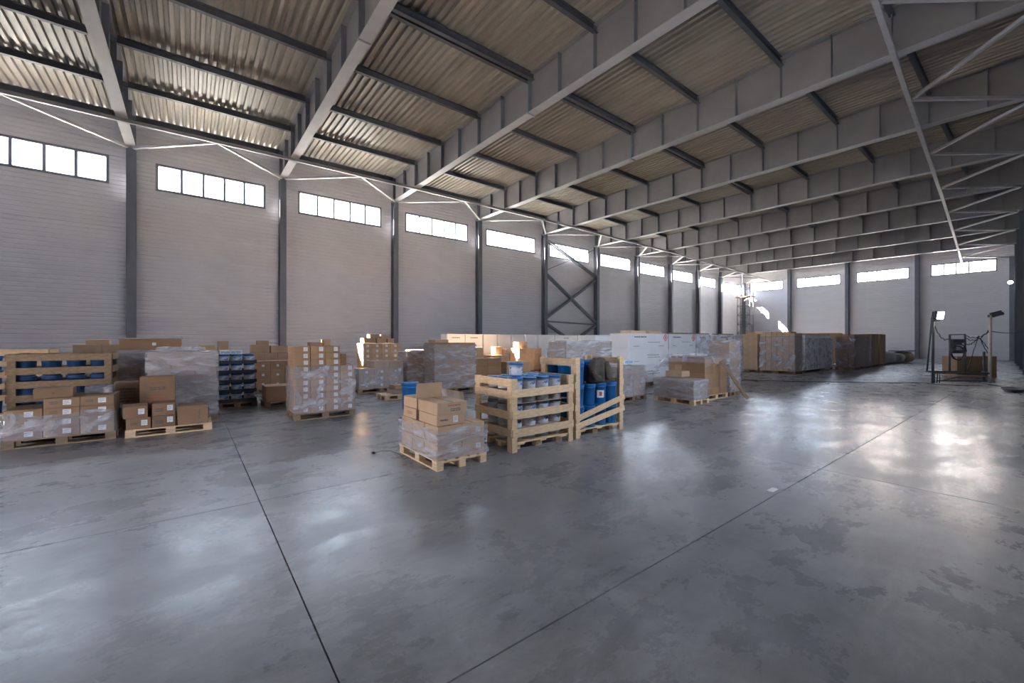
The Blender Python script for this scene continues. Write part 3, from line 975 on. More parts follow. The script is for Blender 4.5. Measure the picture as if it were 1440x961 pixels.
# crate of drums coloured darker for shade behind it (B) and one further back (A)
def dark_crate(label, x0, x1, y0, y1, h, who, lit, mat='old_wood', nl=4):
    crate(label, x0, x1, y0, y1, h, [(h - 0.07, h - 0.07), (h - 0.32, h - 0.32), (h - 0.57, h - 0.57), (h - 0.82, h - 0.82), (h - 1.07, h - 1.07)], [(h - 0.07, h - 0.07), (h - 0.32, h - 0.32), (h - 0.57, h - 0.57), (h - 0.82, h - 0.82)], mat)
    n = 4
    for k in range(nl):
        for j in range(n):
            drum('blue drum in %s, %s layer, %s' % (who, ORD[k] if k < nl - 1 else 'top', ['left end', 'second from left', 'third from left', 'right end'][j]),
                 x1 - 0.2, y0 + 0.19 + j * (y1 - y0 - 0.38) / (n - 1), 0.145 + k * 0.32, 0.285, 0.315, 0, 'drums in ' + who, mat='blue_plastic' if lit else 'blue_plastic_shaded')
dark_crate('weathered slatted crate of shaded blue drums behind the left-edge load', 12.05, 12.95, -0.52, 0.84, 1.52, 'left weathered crate', False)
dark_crate('slatted crate of blue drums at the far left, behind the weathered crate', 9.4, 10.25, -1.9, -0.5, 1.57, 'rear left crate', True, 'pine')
pallet('pallet under the film-wrapped load cut by the left edge', 12.6, 13.2, -1.5, -0.72, 'old_wood')
stack('load cut by the left edge', 12.62, 13.18, -1.48, -0.74, PZ, 1, 2, 5, 0.2, 'cardboard_dark', 'brown', side='+y')
film_wrap('shiny film round the load cut by the left edge', 12.62, 13.18, -1.48, -0.74, PZ, PZ + 1.0, 0.03, True, 8, 0.05)

# pallet D with loose cartons
pallet('pallet with loose tan cartons right of the left-edge load', 13.42, 14.22, 1.15, 2.42, 'pine')
ph = 'cartons on the left loose pallet'
st2 = [('x', 0.08, 0.55, 0.085, 0.10)]
carton('brown carton, lower left on the loose-carton pallet', 13.98, 1.33, PZ, 0.44, 0.34, 0.205, 'cardboard_dark', ph, stick=st2, pr=[('x', -0.06, 0.5, 0.10, 0.06, 2, 'print_dark')])
o = carton('brown carton with half-open lid, upper left on the loose-carton pallet', 13.97, 1.27, PZ + 0.207, 0.44, 0.34, 0.205, 'cardboard_dark', ph, rz=0.08, stick=st2, pr=[('x', -0.06, 0.5, 0.10, 0.06, 2, 'print_red')])
bm = bmesh.new(); box_bm(bm, (-0.10, 0, 0.0), (0.22, 0.34, 0.008), 0.001, Matrix.Rotation(0.22, 4, 'Y'))
obj('flap', mesh(bm, 'flap', 'cardboard_dark'), o, (0.21, 0, 0.215))
for k in (0, 1):
    carton('brown carton with white sticker, %s of the middle pair on the loose-carton pallet' % ['lower', 'upper'][k], 13.98, 1.685, PZ + k * 0.222, 0.46, 0.335, 0.219, 'cardboard_dark', ph, stick=[('x', 0.09, 0.6, 0.085, 0.10)], pr=[('x', -0.07, 0.45, 0.12, 0.07, 2, 'print_dark'), ('x', 0.01, 0.5, 0.025, 0.10, 3, 'print_red')])
carton('larger brown carton with red print, right end of the loose-carton pallet', 13.97, 2.12, PZ, 0.46, 0.47, 0.36, 'cardboard_dark', ph, pr=[('x', -0.03, 0.45, 0.18, 0.03, 1, 'print_red'), ('x', 0.10, 0.5, 0.03, 0.18, 4, 'print_dark')])
carton('small carton tucked behind the right end of the loose-carton pallet', 13.56, 2.28, PZ, 0.24, 0.22, 0.2, 'cardboard_dark', ph)
carton('plain carton under the tall lined carton at the back of the loose-carton pallet', 13.57, 1.60, PZ, 0.28, 0.50, 0.30, 'cardboard_dark', ph)
carton('tall brown carton with rows of red print at the back of the loose-carton pallet', 13.575, 1.575, PZ + 0.303, 0.29, 0.53, 0.615, 'cardboard_dark', ph, pr=[('x', 0, 0.86, 0.24, 0.03, 1, 'print_red'), ('x', 0, 0.62, 0.24, 0.07, 2, 'print_dark'), ('x', 0, 0.32, 0.24, 0.10, 2, 'print_red')])
carton('tall dark carton between the left-edge load and the lined carton', 13.05, 1.10, 0.0, 0.32, 0.40, 0.95, 'cardboard_dark', ph, pr=[('x', 0, 0.72, 0.24, 0.30, 5, 'print_dark')])

# wrapped tower E, tower E2 with open carton
pallet('pallet under the tall film-wrapped tower left of the dark pail stack', 12.36, 13.16, 1.36, 2.56, 'old_wood')
stack('left wrapped tower', 12.38, 13.14, 1.38, 2.54, PZ, 2, 3, 8, 0.172, 'cardboard_grey', 'grey-brown', stick=None, side='-y')
film_wrap('shiny stretch film round the tall left tower beside the dark pail stack', 12.38, 13.14, 1.38, 2.54, PZ + 0.003, PZ + 1.385, 0.016, True, 11)
film_wrap('white film crumpled on top of the left wrapped tower', 12.5, 13.0, 1.55, 2.3, PZ + 1.41, PZ + 1.47, 0.02, True, 12, 0.04)
pallet('pallet under the rear tower with an open carton on top', 10.75, 11.6, 0.76, 1.96, 'old_wood')
stack('rear tower with open carton', 10.78, 11.58, 0.78, 1.94, PZ, 2, 3, 8, 0.176, 'cardboard_grey', 'grey-brown', side='-y')
film_wrap('dull film round the rear tower with the open carton on top', 10.78, 11.58, 0.78, 1.94, PZ, PZ + 1.41, 0.012, False, 13)
o = thing('open_carton', 'long open-topped brown carton on the rear left tower', 'carton', (11.2, 1.36, PZ + 8 * 0.176))
part_box('base', o, (0, 0, 0.006), (0.6, 1.10, 0.008), 'cardboard')
for s in (-1, 1):
    part_box('side_wall', o, (s * 0.3, 0, 0.13), (0.008, 1.10, 0.24), 'cardboard')
    part_box('side_wall', o, (0, s * 0.55, 0.13), (0.6, 0.008, 0.24), 'cardboard')
    part_bar('flap', o, (s * 0.30, -0.57, 0.255), (s * 0.33, 0.57, 0.275), 0.15, 0.008, 'cardboard_grey', 0.15 * s)
part_box('sticker', o, (0.305, 0.05, 0.13), (0.002, 0.07, 0.07), 'paper')
carton('pale carton inside the long open carton on the rear tower', 0 + 11.2, 1.08, PZ + 8 * 0.176 + 0.012, 0.5, 0.36, 0.2, 'cardboard_pale')

# ------------------------------------------------------------------ dark tray stack of pails (F)
pallet('pallet under the black trays of pails', 10.5, 11.34, 2.60, 3.52, 'old_wood')
for k in range(5):
    z = PZ + k * 0.252
    t = thing('tray', 'black plastic tray of pails, %s of its stack' % (['bottom', 'second', 'third', 'fourth', 'topmost'][k]), 'tray', (10.92, 3.06, z), group='black trays')
    part_box('tray_base', t, (0, 0, 0.008), (0.80, 0.88, 0.016), 'black_plastic')
    for s in (-1, 1):
        part_box('tray_side', t, (s * 0.40, 0, 0.045), (0.012, 0.88, 0.09), 'black_plastic')
        part_box('tray_side', t, (0, s * 0.434, 0.045), (0.788, 0.012, 0.09), 'black_plastic')
    for i in range(2):
        for j in range(3):
            if i == 0 and k < 4 and j: continue
            pail('white pail in %s black tray, %s, %s row' % (['bottom', 'second', 'third', 'fourth', 'topmost'][k], ['left', 'middle', 'right'][j], ['rear', 'front'][i]), 10.72 + i * 0.36, 2.775 + j * 0.285, z + 0.017, 0.262, 0.228, 0.2 * j, 'pails in the black trays', False)
# grey-white box with blue print on the front of the topmost tray stack
carton('blue and white printed box on the black tray stack', 10.95, 2.93, PZ + 5 * 0.252, 0.5, 0.5, 0.10, 'white_carton', pr=[('x', 0, 0.5, 0.44, 0.06, 2, 'blue_print')])

# low carton on pallet (G low)
pallet('small pallet under the low wide carton behind the banded stack', 11.05, 11.8, 3.62, 4.75, 'old_wood')
carton('low wide brown carton on a small pallet right of the black trays', 11.43, 4.19, PZ, 0.70, 1.08, 0.40, 'cardboard')
# mid stack (G) and sunlit cartons behind it
pallet('pallet under the brown stack behind the low wide carton', 7.5, 8.3, 3.75, 5.15, 'old_wood')
stack('brown stack behind low carton', 7.52, 8.28, 3.8, 5.1, PZ, 2, 3, 3, 0.31, 'cardboard', 'brown', stick=[('x', 0.0, 0.5, 0.07, 0.07)])
def heap(phrase, spots, mat='cardboard_pale'):
    for n, (x, y, z, sx, sy, sz, txt) in enumerate(spots):
        carton('%s, %s' % (txt, phrase), x, y, z, sx, sy, sz, mat, 'cartons of ' + phrase, rz=0.0)
def tower(phrase, x0, x1, y0, y1, nx, ny, nz, sz, mat='cardboard_pale', adj='tan', **k):
    pallet('pallet under the ' + phrase, x0 - 0.02, x1 + 0.02, y0 - 0.02, y1 + 0.02, 'old_wood')
    stack(phrase, x0, x1, y0, y1, PZ, nx, ny, nz, sz, mat, adj, **k)
tower('stack by second column', 6.2, 7.0, 3.8, 5.05, 2, 3, 4, 0.29)
z = PZ + 4 * 0.29 + 0.002
heap('on stack by second column', [(6.6, 4.1, z, 0.5, 0.55, 0.30, 'tan carton at left'), (6.6, 4.72, z, 0.45, 0.55, 0.26, 'tan carton at right'), (6.6, 4.2, z + 0.302, 0.4, 0.36, 0.15, 'small tan carton on top')])
tower('stack behind black trays', 6.2, 7.0, 2.3, 3.2, 2, 2, 4, 0.31)
z = PZ + 4 * 0.31 + 0.002
heap('on stack behind black trays', [(6.6, 2.55, z, 0.45, 0.45, 0.22, 'wide tan carton'), (6.6, 3.0, z, 0.4, 0.3, 0.36, 'tall tan carton')])
tower('stack left of rear tower', 6.4, 7.1, -0.6, 0.6, 2, 2, 5, 0.30)
z = PZ + 5 * 0.30 + 0.002
heap('on stack left of rear tower', [(6.75, -0.1, z, 0.45, 0.5, 0.14, 'flat tan carton')])
tower('stack right of rear tower', 8.4, 9.1, 1.9, 2.9, 2, 2, 4, 0.27, 'cardboard', 'brown')

# banded stack H
pallet('pallet under the half-wrapped carton stack in front of the second wall column', 13.5, 14.3, 3.86, 5.18, 'old_wood')
hs = [('x', 0.065, 0.55, 0.085, 0.09)]
stack('half-wrapped stack', 13.52, 14.28, 3.88, 5.16, PZ, 2, 4, 7, 0.1495, 'cardboard', 'brown', stick=hs)
stack('bare top of half-wrapped stack', 13.52, 14.28, 3.88, 4.84, PZ + 7 * 0.1495 + 0.001, 2, 3, 3, 0.1495, 'cardboard', 'brown', stick=hs, lay0=0)
carton('odd small carton at the right end on top of the half-wrapped stack', 14.0, 4.93, PZ + 7 * 0.1495 + 0.001, 0.4, 0.14, 0.26, 'cardboard')
film_wrap('loose glossy film round the lower half-wrapped stack', 13.52, 14.28, 3.88, 5.16, PZ + 0.003, PZ + 7 * 0.1495, 0.018, False, 17, 0.05, 0.0, 0.03, mat='film_clear')

# stacks behind it towards the sun (I, I2, J, J2, K)
tower('stack behind half-wrapped stack', 9.6, 10.4, 6.5, 8.05, 2, 3, 3, 0.225, 'cardboard_grey', 'brown', stick=[('x', 0.0, 0.5, 0.08, 0.08)])
stack('raised right part of brown stack', 9.6, 10.4, 7.02, 8.05, PZ + 3 * 0.225 + 0.001, 2, 2, 1, 0.24, 'cardboard_grey', 'brown')
film_wrap('clear film round the brown stack behind the half-wrapped stack', 9.6, 10.4, 6.5, 8.05, PZ + 0.003, PZ + 0.66, 0.012, False, 19, mat='film_clear')
tower('stack by third column', 6.2, 7.0, 7.75, 9.35, 2, 4, 7, 0.215, stick=[('x', 0.0, 0.5, 0.1, 0.1)])
z = PZ + 7 * 0.215 + 0.002
heap('on stack by third column', [(6.6, 8.1, z, 0.5, 0.5, 0.22, 'tan carton at left'), (6.6, 8.6, z, 0.5, 0.42, 0.22, 'tan carton in middle'), (6.6, 9.0, z, 0.5, 0.3, 0.20, 'tan carton at right'), (6.55, 8.35, z + 0.222, 0.4, 0.42, 0.16, 'upper tan carton at left'), (6.55, 8.82, z + 0.222, 0.4, 0.36, 0.15, 'upper tan carton at right')])
tower('row left of third column', 6.2, 6.9, 5.75, 6.75, 2, 2, 5, 0.25)
z = PZ + 5 * 0.25 + 0.002
heap('on row left of third column', [(6.55, 6.0, z, 0.45, 0.45, 0.30, 'tan carton'), (6.55, 6.42, z, 0.3, 0.28, 0.42, 'upright tan carton')])
tower('row right of third column', 6.3, 7.0, 9.9, 11.2, 2, 3, 5, 0.24)
tower('paired stack left of brown tower', 9.4, 10.2, 8.3, 9.1, 2, 2, 4, 0.30, 'cardboard', 'brown')
film_wrap('bright film round the paired cartons left of the brown tower', 9.4, 10.2, 8.3, 9.1, PZ + 0.003, PZ + 1.21, 0.012, True, 25)
pallet('small pallet with two low cartons in front of the brown stack', 11.75, 12.5, 6.6, 7.5, 'pine')
carton('low brown carton on the small pallet, lower', 12.15, 7.15, PZ, 0.5, 0.56, 0.14, 'cardboard_grey')
carton('low brown carton on the small pallet, upper', 12.1, 7.2, PZ + 0.142, 0.45, 0.48, 0.12, 'cardboard')
pallet('pallet under the tall brown wrapped tower in mid view', 11.25, 12.05, 8.42, 10.05, 'old_wood')
stack('brown wrapped tower', 11.27, 12.03, 8.44, 10.03, PZ, 2, 3, 9, 0.172, 'cardboard', 'brown')
film_wrap('streaky film round the tall brown tower in mid view', 11.27, 12.03, 8.44, 10.03, PZ + 0.003, PZ + 1.49, 0.016, False, 27, 0.055)
carton('pale flap-topped carton on the left end of the brown wrapped tower', 11.7, 8.75, PZ + 9 * 0.172 + 0.002, 0.5, 0.5, 0.10, 'cardboard_pale')

# cartons seen between the brown tower and the pail crate, sunlit
tower('pair right of brown tower', 9.8, 10.5, 10.9, 12.3, 1, 2, 3, 0.30, 'cardboard', 'brown')
tower('low pair right of brown tower', 9.9, 10.6, 12.5, 13.8, 1, 2, 2, 0.36, 'cardboard_pale', 'pinkish tan')
tower('first heap before white row', 6.3, 7.1, 12.4, 13.7, 2, 3, 4, 0.32)
heap('on first heap before white row', [(6.7, 12.75, PZ + 4 * 0.32 + 0.002, 0.4, 0.5, 0.22, 'orange tan carton')])
tower('second heap before white row', 6.3, 7.1, 14.2, 15.3, 2, 2, 3, 0.29)
heap('on second heap before white row', [(6.7, 14.8, PZ + 3 * 0.29 + 0.002, 0.4, 0.45, 0.42, 'tall tan carton'), (6.7, 15.15, PZ + 3 * 0.29 + 0.002, 0.4, 0.2, 0.30, 'narrow tan carton')])
tower('third heap before white row', 6.3, 7.1, 16.0, 17.6, 2, 3, 4, 0.30)
heap('on third heap before white row', [(6.7, 16.4, PZ + 4 * 0.30 + 0.002, 0.45, 0.6, 0.34, 'tan carton')])
tower('low heap behind drum crate', 7.4, 8.2, 17.3, 19.0, 2, 3, 2, 0.33)

# ------------------------------------------------------------------ white cartons
def hazard(parent, loc):
    k = 'hazard'
    if k not in CACHE:
        bm = bmesh.new()
        R0, R1 = 0.16, 0.115
        A = [bm.verts.new((0, R0 * math.cos(a), R0 * math.sin(a))) for a in [i * math.pi / 2 for i in range(4)]]
        B = [bm.verts.new((0, R1 * math.cos(a), R1 * math.sin(a))) for a in [i * math.pi / 2 for i in range(4)]]
        for i in range(4): bm.faces.new((A[i], A[(i + 1) % 4], B[(i + 1) % 4], B[i]))
        box_bm(bm, (0, 0, 0), (0.001, 0.07, 0.10))
        CACHE[k] = mesh(bm, 'warning_mark', 'hazard_red')
    return obj('warning_mark', CACHE[k], parent, loc)
# rear row along the wall
edges_p = [(12.66, 13.78), (13.8, 14.92), (14.97, 15.92), (15.97, 16.9), (16.96, 17.93), (17.98, 18.95), (19.05, 20.4), (20.45, 22.5), (22.55, 24.75)]
for i, (a, b) in enumerate(edges_p):
    pallet('pallet under the rear white carton, %s from the left' % ORD[i].replace('bottom', 'first'), 4.52, 5.22, a, b, 'old_wood')
    carton('tall white carton in the rear row below the left wall, %s from the left' % ORD[i].replace('bottom', 'first'), 4.87, (a + b) / 2, PZ, 0.66, b - a - 0.03, 1.97, 'white_carton', 'rear row of white cartons', tape=False,
           pr=[('x', 0, 0.9, 0.5, 0.08, 1, 'print_dark'), ('x', 0, 0.55, 0.5, 0.03, 1, 'print_dark')] if i in (0, 1, 7, 8) else None)
# single white carton left of the front white block
pallet('pallet under the white cartons left of the front white block', 11.6, 12.4, 15.9, 17.5, 'old_wood')
for k in range(3):
    carton('white carton in the column left of the front white block, %s' % ['bottom', 'middle', 'top'][k], 12.0, 16.7, PZ + k * 0.62, 0.76, 1.5, 0.617, 'white_carton', 'white cartons', tape=False, pr=[('x', 0, 0.5, 0.7, 0.04, 1, 'print_dark')])
# front block of white cartons
edges_r = [(14.91, 17.55), (17.62, 19.74), (19.80, 21.60), (21.66, 24.30)]
zs = [(PZ, 0.71), (PZ + 0.712, 0.57), (PZ + 1.284, 0.61)]
names = ['first', 'second', 'third', 'right end']
for i, (a, b) in enumerate(edges_r):
    pallet('pallet under the front white block, %s column' % names[i], 14.0, 14.9, a, b, 'old_wood')
    for k, (z, h) in enumerate(zs):
        W_ = b - a - 0.03
        o = carton('white printed carton in the front white block, %s column, %s' % (names[i], ['bottom', 'middle', 'top'][k]), 14.46, (a + b) / 2, z, 0.86, W_, h, 'white_carton', 'front white block', tape=False,
                   pr=[('x', -0.22 * W_ if k == 2 else 0.1 * W_, 0.78 if k == 2 else 0.6, 0.30 * W_, 0.075 if k == 2 else 0.04, 1, 'print_dark'), ('x', 0.12 * W_, 0.45, 0.32 * W_, 0.03, 1, 'print_dark'), ('x', -0.32 * W_, 0.2, 0.14 * W_, 0.03, 1, 'print_dark'), ('x', 0.32 * W_, 0.2, 0.14 * W_, 0.03, 1, 'print_dark')])
        if k == 2: hazard(o, (0.432, W_ / 2 - 0.19, h - 0.16))
        if k == 0 and i == 0: hazard(o, (0.432, -0.1 * W_, 0.2))
for i, (a, b, txt) in enumerate(((15.4, 16.35, 'left'), (16.55, 17.45, 'right'))):
    tag(part_box('plank', None, (14.4, (a + b) / 2, PZ + 1.284 + 0.612 + 0.055), (0.5, b - a, 0.11), 'pine', 0.004), 'pale plank lying on top of the front white block, %s one' % txt, 'plank')
for i, (a, b) in enumerate(((18.3, 19.6), (20.1, 21.4), (22.3, 23.9))):
    tag(part_box('plank', None, (14.5, (a + b) / 2, PZ + 1.284 + 0.612 + 0.03), (0.3, b - a, 0.06), 'old_wood', 0.004), 'brown board on top of the front white block, %s column' % names[i + 1], 'plank')
film_wrap('clear film round the right columns of the front white block', 14.05, 14.89, 19.8, 24.3, PZ + 0.003, 2.02, 0.03, False, 31, 0.09, mat='film_clear')

# brown wrapped block beside the drum crate (S)
pallet('pallet under the brown wrapped block right of the drum crate', 16.2, 17.0, 11.72, 12.92, 'old_wood')
stack('brown block right of drum crate', 16.22, 16.98, 11.74, 12.9, PZ, 2, 2, 4, 0.215, 'cardboard_grey', 'brown', pr=[('x', 0.1, 0.6, 0.2, 0.05, 2, 'print_dark')])
film_wrap('clear film round the brown block right of the drum crate', 16.22, 16.98, 11.74, 12.9, PZ + 0.003, PZ + 0.87, 0.01, True, 33, mat='film_clear')
carton('small blue and white pack on the brown block right of the drum crate', 16.72, 12.25, PZ + 0.925, 0.3, 0.5, 0.13, 'white_carton', pr=[('x', 0, 0.5, 0.36, 0.09, 2, 'blue_print')])

# wrapped pallets T, T2, T3
pallet('pallet under the low wrapped load before the white block', 17.3, 18.54, 12.84, 13.66, 'pine')
stack('low load before white block', 17.32, 18.52, 12.86, 13.64, PZ, 3, 2, 3, 0.178, 'cardboard_grey', 'grey-brown')
film_wrap('shiny film round the low load before the white block', 17.32, 18.52, 12.86, 13.64, PZ + 0.003, PZ + 0.53, 0.022, True, 35)
zt = PZ + 0.534 + 0.055
o = carton('tan open carton lying on the low load before the white block', 17.85, 13.2, zt, 0.5, 0.42, 0.16, 'cardboard_pale')
bm = bmesh.new(); box_bm(bm, (0, 0, 0.10), (0.20, 0.01, 0.20), 0.001, Matrix.Rotation(0.1, 4, 'Y'))
obj('flap', mesh(bm, 'flap', 'cardboard_pale'), o, (0.14, -0.20, 0.15))
pallet('pallet under the film-draped stack before the white block', 17.1, 18.3, 13.92, 15.32, 'pine')
stack('film-draped stack', 17.12, 18.28, 13.94, 15.30, PZ, 2, 3, 5, 0.215, 'cardboard', 'brown')
tag(part_box('plank', None, (17.7, 14.5, PZ + 5 * 0.215 + 0.030), (1.08, 1.0, 0.05), 'old_wood', 0.004), 'brown board on top of the film-draped stack', 'board')
# draped film sheet
bm = bmesh.new()
N1, N2 = 34, 30
gv = []
for i in range(N1 + 1):
    row = []
    for j in range(N2 + 1):
        u, v_ = i / N1, j / N2
        x = 16.6 + 1.95 * u; y = 13.72 + 1.62 * v_
        z = PZ + 5 * 0.215 + 0.085
        ex = max(0, x - 18.28) ; ey = max(0, 13.92 - y) + max(0, y - 15.32) ; ew = max(0, 17.10 - x)
        drop = 0.0
        z -= 1.75 * (ex ** 1.0) * (0.6 + 0.5 * noise.noise(Vector((y * 2.2, 3, 0)))) + 1.1 * ey + 0.9 * ew
        x2 = min(x, 18.31 + 0.22 * ex + 0.03 * noise.noise(Vector((y * 9, z * 2, 1))))
        y2 = max(y, 13.875 - 0.12 * max(0, 13.92 - y))
        z += 0.05 * noise.noise(Vector((x * 4, y * 4, 2))) * (0.5 if ex + ey + ew == 0 else 1) + 0.03
        row.append(bm.verts.new((x2 + 0.012 * noise.noise(Vector((y * 14, z * 6, 0))), y2 - 0.02 * abs(noise.noise(Vector((x * 12, z * 5, 4)))), max(z, 0.2))))
    gv.append(row)
for i in range(N1):
    for j in range(N2): bm.faces.new((gv[i][j], gv[i + 1][j], gv[i + 1][j + 1], gv[i][j + 1]))
tag(obj('film_sheet', mesh(bm, 'film_sheet', 'film_clear', True)), 'loose plastic sheet draped over the stack before the white block', 'plastic sheet')
tag(part_bar('leaning_plank', None, (18.95, 15.15, 0.035), (18.42, 14.62, 1.16), 0.05, 0.09, 'old_wood'), 'dark plank leaning on the film-draped stack', 'plank')
pallet('pallet under the narrow wrapped tower right of the draped stack', 17.6, 18.3, 15.45, 16.15, 'old_wood')
stack('narrow wrapped tower', 17.62, 18.28, 15.47, 16.13, PZ, 2, 2, 6, 0.27, 'cardboard', 'brown')
film_wrap('cloudy film round the narrow tower right of the draped stack', 17.62, 18.28, 15.47, 16.13, PZ + 0.003, PZ + 1.615, 0.03, True, 37, 0.05, 0.1)

# ------------------------------------------------------------------ far rows of tall cartons (U)
def tall_row(phrase, x0, x1, y0, y1, nx, ny, h, mat, adj, group=None):
    pallet('pallet under the ' + phrase, x0 - 0.01, x1 + 0.01, y0 - 0.01, y1 + 0.01, 'old_wood')
    dx, dy = (x1 - x0) / nx, (y1 - y0) / ny
    for i in range(nx):
        for j in range(ny):
            if not (i == nx - 1 or j == 0): continue
            lab = '%s upright carton in the %s, %s %s' % (adj, phrase, colword(i, nx) if j == 0 else 'right side', '' if j == 0 else colword(j, ny) + ' back')
            carton(' '.join(lab.split()), x0 + (i + 0.5) * dx, y0 + (j + 0.5) * dy, PZ, dx - 0.016, dy - 0.016, h + random.uniform(-0.01, 0.01), mat, 'cartons in the ' + phrase, tape=False, pr=[('y', 0, 0.75, dx * 0.5, 0.5, 6, 'print_dark')] if j == 0 and mat != 'white_carton' and False else None)
tall_row('first far brown group', 14.77, 16.42, 26.8, 27.9, 6, 2, 2.0, 'cardboard_pale', 'brown')
film_wrap('glossy film round the first far brown group', 14.77, 16.42, 26.8, 27.9, 0.2, 2.0, 0.03, False, 41, 0.08, mat='film_clear')
tower('layered stack left of far groups', 13.7, 14.6, 26.9, 27.9, 1, 1, 6, 0.33, 'cardboard_pale', 'tan')
tall_row('far white group', 15.3, 16.4, 28.4, 33.1, 1, 6, 1.9, 'white_carton', 'white')
film_wrap('film round the far white group', 15.3, 16.4, 28.4, 33.1, 0.2, 1.9, 0.025, False, 43, 0.1, mat='film_clear')
tall_row('second far brown group', 16.5, 17.4, 33.3, 37.0, 3, 5, 2.0, 'cardboard', 'brown')
film_wrap('glossy film round the second far brown group', 16.5, 17.4, 33.3, 37.0, 0.2, 2.0, 0.03, False, 45, 0.1, mat='film_clear')
tall_row('third far brown group', 16.5, 17.4, 37.3, 39.2, 2, 2, 2.05, 'cardboard', 'brown')
tall_row('last far brown group', 16.5, 17.4, 39.6, 41.3, 2, 2, 2.05, 'cardboard', 'brown')
tall_row('inner far brown group', 12.5, 15.0, 30.5, 31.5, 5, 1, 2.15, 'cardboard_pale', 'brown')
tall_row('far inner row before the end wall', 12.0, 15.5, 38.0, 39.0, 6, 1, 2.15, 'cardboard', 'brown')

# sacks and boards near the end wall (V)
def sack(label, x, y, z, sx, sy, sz, seed, mat='sack_cloth'):
    bm = bmesh.new()
    bmesh.ops.create_uvsphere(bm, u_segments=20, v_segments=12, radius=1)
    for v in bm.verts:
        p = v.co.copy()
        q = Vector((math.copysign(abs(p.x) ** 0.6, p.x), math.copysign(abs(p.y) ** 0.6, p.y), math.copysign(abs(p.z) ** 0.7, p.z)))
        q.x *= sx / 2; q.y *= sy / 2; q.z = q.z * sz / 2 + sz / 2
        q += p * 0.06 * noise.noise(Vector((p.x * 2.5, p.y * 2.5, p.z * 2.5 + seed)))
        q.z = max(q.z, 0)
        v.co = q
    return tag(obj('sack', mesh(bm, 'sack', mat, True), None, (x, y, z)), label, 'sack', 'sacks near the end wall')
sack('grey stuffed sack on the floor beside the last far brown group', 16.9, 43.4, 0, 1.3, 1.8, 0.95, 1)
sack('grey sack on the floor in the middle of the sack pile', 17.1, 45.6, 0, 1.2, 1.8, 0.75, 2)
sack('brownish sack on the floor at the right of the sack pile', 17.2, 48.2, 0, 1.3, 2.4, 0.85, 3, 'cardboard_pale')
tag(part_box('board', None, (17.2, 48.2, 0.93), (1.2, 3.2, 0.07), 'black_plastic'), 'thin dark board on the right sack near the end wall', 'board')

# ------------------------------------------------------------------ work light rig (W)
rg = thing('light_rig', 'wheeled pipe frame with two floodlights and a switch panel', 'work light', (22.31, 26.93, 0), math.radians(52.1))
# local: x to the right, y away from the camera
def rp(name, pts, r, mat='rig_steel', parent=None):
    bm = bmesh.new(); tube_bm(bm, pts, r, 8)
    return obj(name, mesh(bm, name, mat, True), parent or rg)
rp('post', [(-1.21, 0, 0.02), (-1.19, 0, 2.75)], 0.045)
rp('post', [(-1.10, 0.35, 0.45), (-1.20, 0.05, 2.6)], 0.03)
rp('post', [(1.12, 0, 0.02), (1.12, 0, 2.8)], 0.055, 'pale_pipe')
rp('post', [(1.22, 0.3, 0.05), (1.22, 0.3, 1.3)], 0.04)
rp('base_rail', [(-1.21, 0, 0.45), (1.2, 0, 0.42)], 0.035)
rp('base_rail', [(-1.1, 0.4, 0.48), (1.2, 0.4, 0.45)], 0.03)
rp('base_rail', [(-1.0, -0.02, 0.36), (0.95, -0.02, 0.30)], 0.022, 'pale_pipe')
rp('base_rail', [(-0.9, 0.1, 0.12), (1.1, 0.1, 0.10)], 0.03)
rp('cross_rail', [(-1.21, 0, 0.47), (-1.1, 0.4, 0.48)], 0.03)
rp('cross_rail', [(1.2, 0, 0.43), (1.2, 0.4, 0.45)], 0.03)
rp('brace', [(-0.8, 0.05, 0.12), (0.2, 0.05, 0.35)], 0.02)
rp('brace', [(1.05, -0.03, 0.35), (1.25, -0.05, 0.06)], 0.028, 'pale_pipe')
for x in (-1.12, -1.02, -0.92): rp('foot_bar', [(x, 0.02, 0.03), (x + 0.02, 0.02, 0.42)], 0.018)
for x in (-0.36, 0.27): rp('panel_leg', [(x, 0.15, 0.46), (x, 0.15, 2.02)], 0.035)
rp('panel_rail', [(-0.36, 0.15, 2.0), (0.27, 0.15, 2.02)], 0.02)
pn = part_box('switch_panel', rg, (-0.05, 0.13, 1.53), (0.56, 0.06, 0.58), 'rig_steel', 0.01)
part_box('switch_cover', pn, (-0.02, -0.04, 0.22), (0.40, 0.04, 0.12), 'black_plastic', 0.006)
part_box('switch_cover', pn, (0.02, -0.04, -0.05), (0.22, 0.04, 0.22), 'galvanised', 0.006)
part_box('switch_cover', pn, (-0.1, -0.04, -0.23), (0.22, 0.04, 0.10), 'black_plastic', 0.006)
part_box('label_plate', pn, (0.18, -0.035, 0.05), (0.08, 0.01, 0.16), 'paper')
bm = bmesh.new()
tube_bm(bm, [(-0.18 + 0.26 * math.cos(a), 0.02, 1.26 + 0.28 * math.sin(a)) for a in [i * 2 * math.pi / 24 for i in range(25)]], 0.02, 6)
tube_bm(bm, [(-0.14 + 0.30 * math.cos(a), 0.0, 1.30 + 0.33 * math.sin(a)) for a in [i * 2 * math.pi / 24 for i in range(20)]], 0.018, 6)
obj('cable_coil', mesh(bm, 'cable_coil', 'cable_rubber', True), rg)
def sag(name, a, b, d, r=0.013, n=14):
    a, b = Vector(a), Vector(b)
    rp(name, [a.lerp(b, i / n) + Vector((0, 0, -d * 4 * (i / n) * (1 - i / n) + 0.03 * math.sin(i * 1.9))) for i in range(n + 1)], r, 'cable_rubber')
sag('cable', (-1.15, 0, 2.4), (-0.36, 0.12, 1.9), 0.3)
sag('cable', (0.28, 0.12, 1.95), (1.1, 0, 2.15), 0.15)
